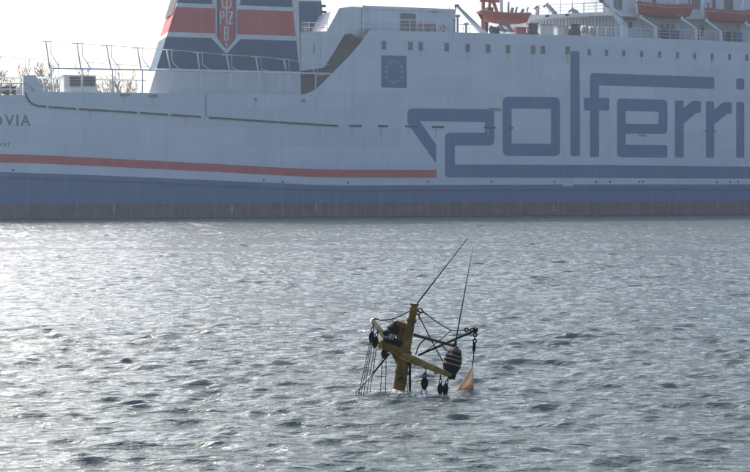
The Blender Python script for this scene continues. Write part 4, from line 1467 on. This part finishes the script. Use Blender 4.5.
# aerials
Local().tube([M(417, 303.6), M(441, 272.5, .0), M(467.4, 238.6, .0)], px(.78), 6, r_end=px(.42)).build('aerial', 'black')
Local().tube([M(454.6, 347, -.08), M(463.8, 297, -.02), M(473, 246, .05)], px(.85), 6, r_end=px(.45)).build('aerial', 'steel')
Local().lathe(M(454.2, 349.4, -.08), M(455.8, 340.6, -.08), [(0, px(2.0)), (.5, px(1.9)), (1, px(1.1))], 8).build('aerial_base', 'black')
# ribbed lantern on the boom end
ln = empty('lantern', parent=boat)
A, B = M(449.0, 375.6, -.2), M(456.4, 346.6, -.1)
pr, mi_ = [], []
for (q, r_, m_) in ((0, 3.8, 0), (.07, 5.8, 0), (.18, 7.6, 0), (.30, 8.7, 0), (.34, 8.8, 0), (.345, 9.5, 1), (.40, 9.5, 1), (.405, 8.7, 0), (.50, 9.0, 0), (.505, 9.6, 1), (.56, 9.5, 1),
                    (.565, 8.6, 0), (.64, 8.3, 0), (.645, 8.8, 1), (.69, 8.6, 1), (.695, 7.6, 0), (.80, 6.9, 2), (.90, 6.0, 2), (.94, 4.6, 0), (.95, 2.8, 0), (1, 2.4, 0)):
    pr.append((q, px(r_)))
    mi_.append(m_)
Local().lathe(A, B, pr, 18, mis=mi_[:-1]).build('lantern_body', ['lampcap', 'tanband', 'brown'], ln)
Local().beam(M(446.4, 370.5, -.22), M(451.6, 378, -.3), px(5), ha=px(5)).build('lantern_foot', 'black', ln)

# dark pipe and loose lines just right of the mast foot
Local().tube([M(409.8, 362.5, -.02), M(409.9, 392, -.02), M(409.9, 420, -.02)], px(1.2), 7).build('pipe', 'black')
Local().tube([M(411, 360.4, -.06), M(409.6, 364.5, -.06)], px(1.6), 7).build('pipe_head', 'black')
Local().tube([M(407.6, 370, -.06), M(406.4, 382, -.06), M(408.6, 396, -.06)], px(.5), 5).build('loose_line', 'palerope')
# slanting tackle rope to the lower left, sunlight on its lower lengths put into the pale colour
Local().tube([M(389.6, 353.6, -.2), M(385, 358.6, -.22), M(372.6, 374, -.26)], px(.95), 6).build('tackle_rope', 'rope')
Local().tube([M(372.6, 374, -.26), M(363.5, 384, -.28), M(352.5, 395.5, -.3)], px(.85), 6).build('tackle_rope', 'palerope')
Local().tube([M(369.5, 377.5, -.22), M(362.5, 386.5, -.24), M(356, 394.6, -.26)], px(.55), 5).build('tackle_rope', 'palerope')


# pulley blocks
def block(label, c, w, h, hang, falls, dy, tilt=0.0, name='pulley_block', fall_m='rope'):
    cx, cy = c
    o = M(cx, cy, dy)
    root = tag(empty(name, o), label, 'pulley', 'pulley blocks hanging from the beams')

    def b(s_, n_, m_, par=root):
        s_.v = [tuple(Vector(p) - o) for p in s_.v]
        return Shape.build(s_, n_, m_, par)

    t, bt = M(cx + tilt * h / 2, cy - h / 2, dy), M(cx - tilt * h / 2, cy + h / 2, dy)
    W = px(w) / 2
    for k in (-1, 1):
        off_ = Vector((0, k * W * .42, 0))
        sh_ = Shape().lathe(t + off_, bt + off_, [(0, W * .25), (.1, W * .62), (.3, W * .95), (.55, W), (.8, W * .72), (.95, W * .35), (1, W * .15)], 12, flat=.28)
        b(sh_, 'cheek', 'black')
    m_ = t.lerp(bt, .52)
    b(Shape().lathe(m_ - Vector((0, W * .36, 0)), m_ + Vector((0, W * .36, 0)), [(0, W * .82), (.3, W * .7), (.7, W * .7), (1, W * .82)], 12, side=Vector((0, 0, 1))), 'sheave', 'steel')
    hp = M(*hang, dy)
    up_ = (hp - t)
    s_ = Shape()
    n_ = max(1, int(round(up_.length / px(4.0))))
    for i in range(n_):
        c_ = t.lerp(hp, (i + .5) / n_)
        hl = up_.length / n_ * .62
        ax = up_.normalized()
        wd = Vector((1, 0, 0)) if i % 2 == 0 else Vector((0, 1, 0))
        s_.tube([c_ + ax * math.cos(2 * math.pi * k / 10) * hl + wd * math.sin(2 * math.pi * k / 10) * px(1.25) for k in range(10)], px(.6), 5, closed=True)
    b(s_, 'shackle', 'black')
    for (xa_, ya_), (xb_, yb_) in falls:
        b(Shape().tube([M(xa_, ya_, dy), M((xa_ + xb_) / 2, (ya_ + yb_) / 2 + .6, dy - .02), M(xb_, yb_, dy - .05)], px(.42), 5), 'fall', fall_m)
    return root


block('black pulley block under the cream boom, the outer one by the boom tip', (371.6, 337), 5.6, 11.5, (373.4, 323.8),
      [((370.0, 341), (358.6, 394)), ((371.2, 342), (361.0, 394)), ((372.6, 342), (363.6, 394))], -.30, .12)
block('black pulley block under the cream boom, the inner one by the lamp tray', (375.3, 342.2), 6.4, 12, (378.0, 329.4),
      [((374.6, 347.6), (366.4, 394)), ((376.4, 347.4), (369.6, 394))], -.22, .16)
block('stubby black pulley block hanging right under the lamp tray', (384.4, 354), 6.8, 9.6, (384.6, 346.5),
      [((382.3, 357), (380.4, 394)), ((386.2, 357), (385.4, 394))], -.16, -.05)
block('diamond shaped black pulley block hanging midway along the right boom', (424.5, 383.4), 7.2, 13, (425.9, 369),
      [((422.2, 387), (420.6, 397)), ((426.2, 387), (426.8, 397))], -.24, .05)
block('black pulley block near the boom end, close to the midway block', (440.2, 389), 5.6, 12, (440.6, 375.4),
      [((438.6, 392), (438, 399)), ((441.4, 392), (441.2, 399))], -.30, .02)
block('black pulley block hanging at the very end of the right boom', (445.4, 389.2), 6.0, 12, (448.6, 377.2),
      [((444, 392), (443.4, 399)), ((447, 392), (447.6, 399))], -.32, .14)

# foam and bubbles churned up where the mast and ropes break the surface
foam_m = mat('river_foam', (0.46, 0.42, 0.36), 0.7, vary=0.2, vscale=30)
foam = Shape()
rf = random.Random(5)
for k in range(380):
    if rf.random() < .55:
        fxp = rf.triangular(353, 400, 362)
        off = rf.gauss(0, .10) - (fxp - 353) * .002
    else:
        fxp = rf.gauss(401, 7)
        off = rf.gauss(-.12, .10)
    q = M(fxp, 392, 0)
    q.y += off
    rr = rf.uniform(.005, .024)
    q.z = water_z(q.x, q.y)
    n_ = 6
    vs = [(q.x + math.cos(6.283 * i / n_) * rr * rf.uniform(.8, 2.2), q.y + math.sin(6.283 * i / n_) * rr * rf.uniform(.7, 1.6), q.z - .004) for i in range(n_)] + [(q.x, q.y, q.z + rr * .8)]
    foam.add(vs, [(i, (i + 1) % n_, n_) for i in range(n_)], 0, True)
fo = foam.build('foam', foam_m)
fo['kind'] = 'stuff'

# swivel tackle under the strut head, and the torn flag on it
chain(M(475.1, 333.4, .12), M(474.6, 342.5, .12), 3, px(1.7), px(.75), 'swivel_chain')
Local().beam(M(474.4, 341.8, .12), M(473.9, 351.2, .12), px(3.1), px(3.1), px(2.6), bevel=.25).build('swivel', 'black')
Local().tube([M(473.9, 351, .12), M(473.2, 360, .12), M(472.2, 367.4, .12)], px(.55), 5).build('flag_line', 'rope')
o = M(472.2, 367, .12)
fl = empty('torn_flag', o)
tag(fl, 'pale torn flag with red lower edge hanging into the water', 'flag')
fl_m = bpy.data.materials.new('flag_cloth')
fl_m.use_nodes = True
nt = fl_m.node_tree
bs = nt.nodes['Principled BSDF']
bs.inputs['Roughness'].default_value = 0.85
tcn = nt.nodes.new('ShaderNodeTexCoord')
sxy = nt.nodes.new('ShaderNodeSeparateXYZ')
nt.links.new(tcn.outputs['Object'], sxy.inputs[0])
nz = nt.nodes.new('ShaderNodeTexNoise')
nz.inputs['Scale'].default_value = 9
nz.inputs['Detail'].default_value = 5
nt.links.new(tcn.outputs['Object'], nz.inputs['Vector'])
ma = nt.nodes.new('ShaderNodeMath'); ma.operation = 'MULTIPLY_ADD'
ma.inputs[1].default_value = 0.34
nt.links.new(nz.outputs['Fac'], ma.inputs[0]); nt.links.new(sxy.outputs['Z'], ma.inputs[2])
cr_ = nt.nodes.new('ShaderNodeValToRGB')
cr_.color_ramp.elements[0].position = 0.40
cr_.color_ramp.elements[0].color = (0.48, 0.075, 0.05, 1)
cr_.color_ramp.elements[1].position = 0.50
cr_.color_ramp.elements[1].color = (0.64, 0.51, 0.41, 1)
mrg = nt.nodes.new('ShaderNodeMapRange')
mrg.inputs['From Min'].default_value = -0.60
mrg.inputs['From Max'].default_value = 0.30
nt.links.new(ma.outputs[0], mrg.inputs['Value'])
nt.links.new(mrg.outputs[0], cr_.inputs[0])
nt.links.new(cr_.outputs[0], bs.inputs['Base Color'])
tl = nt.nodes.new('ShaderNodeBsdfTranslucent')
nt.links.new(cr_.outputs[0], tl.inputs['Color'])
ms = nt.nodes.new('ShaderNodeMixShader')
ms.inputs[0].default_value = 0.45
nt.links.new(bs.outputs[0], ms.inputs[1]); nt.links.new(tl.outputs[0], ms.inputs[2])
nt.links.new(ms.outputs[0], nt.nodes['Material Output'].inputs['Surface'])
fs_ = Shape()
rows_, cols_ = 12, 9
for i in range(rows_ + 1):
    v = i / rows_
    lx, ly = 472.0 + (453.2 - 472.0) * v, 366.6 + (393.6 - 366.6) * v
    rx, ry = 472.6 + (473.6 - 472.6) * v, 366.6 + (395.5 - 366.6) * v
    for j in range(cols_ + 1):
        u = j / cols_
        p = M(lx + (rx - lx) * u, ly + (ry - ly) * u, .12) - o
        p.y += 0.05 * v * math.sin(u * 8 + v * 3) + 0.03 * math.sin(v * 9 + u * 4) * v
        fs_.v.append(tuple(p))
for i in range(rows_):
    for j in range(cols_):
        a = i * (cols_ + 1) + j
        fs_.f.append([a, a + cols_ + 1, a + cols_ + 2, a + 1]); fs_.m.append(0); fs_.smooth.append(True)
cl = fs_.build('cloth', fl_m, fl)
so = cl.modifiers.new('thickness', 'SOLIDIFY')
so.thickness = 0.004
Shape().tube([M(472.2, 366.6, .12) - o, M(473.6, 395, .12) - o], px(.5), 5).build('bolt_rope', 'palerope', fl)
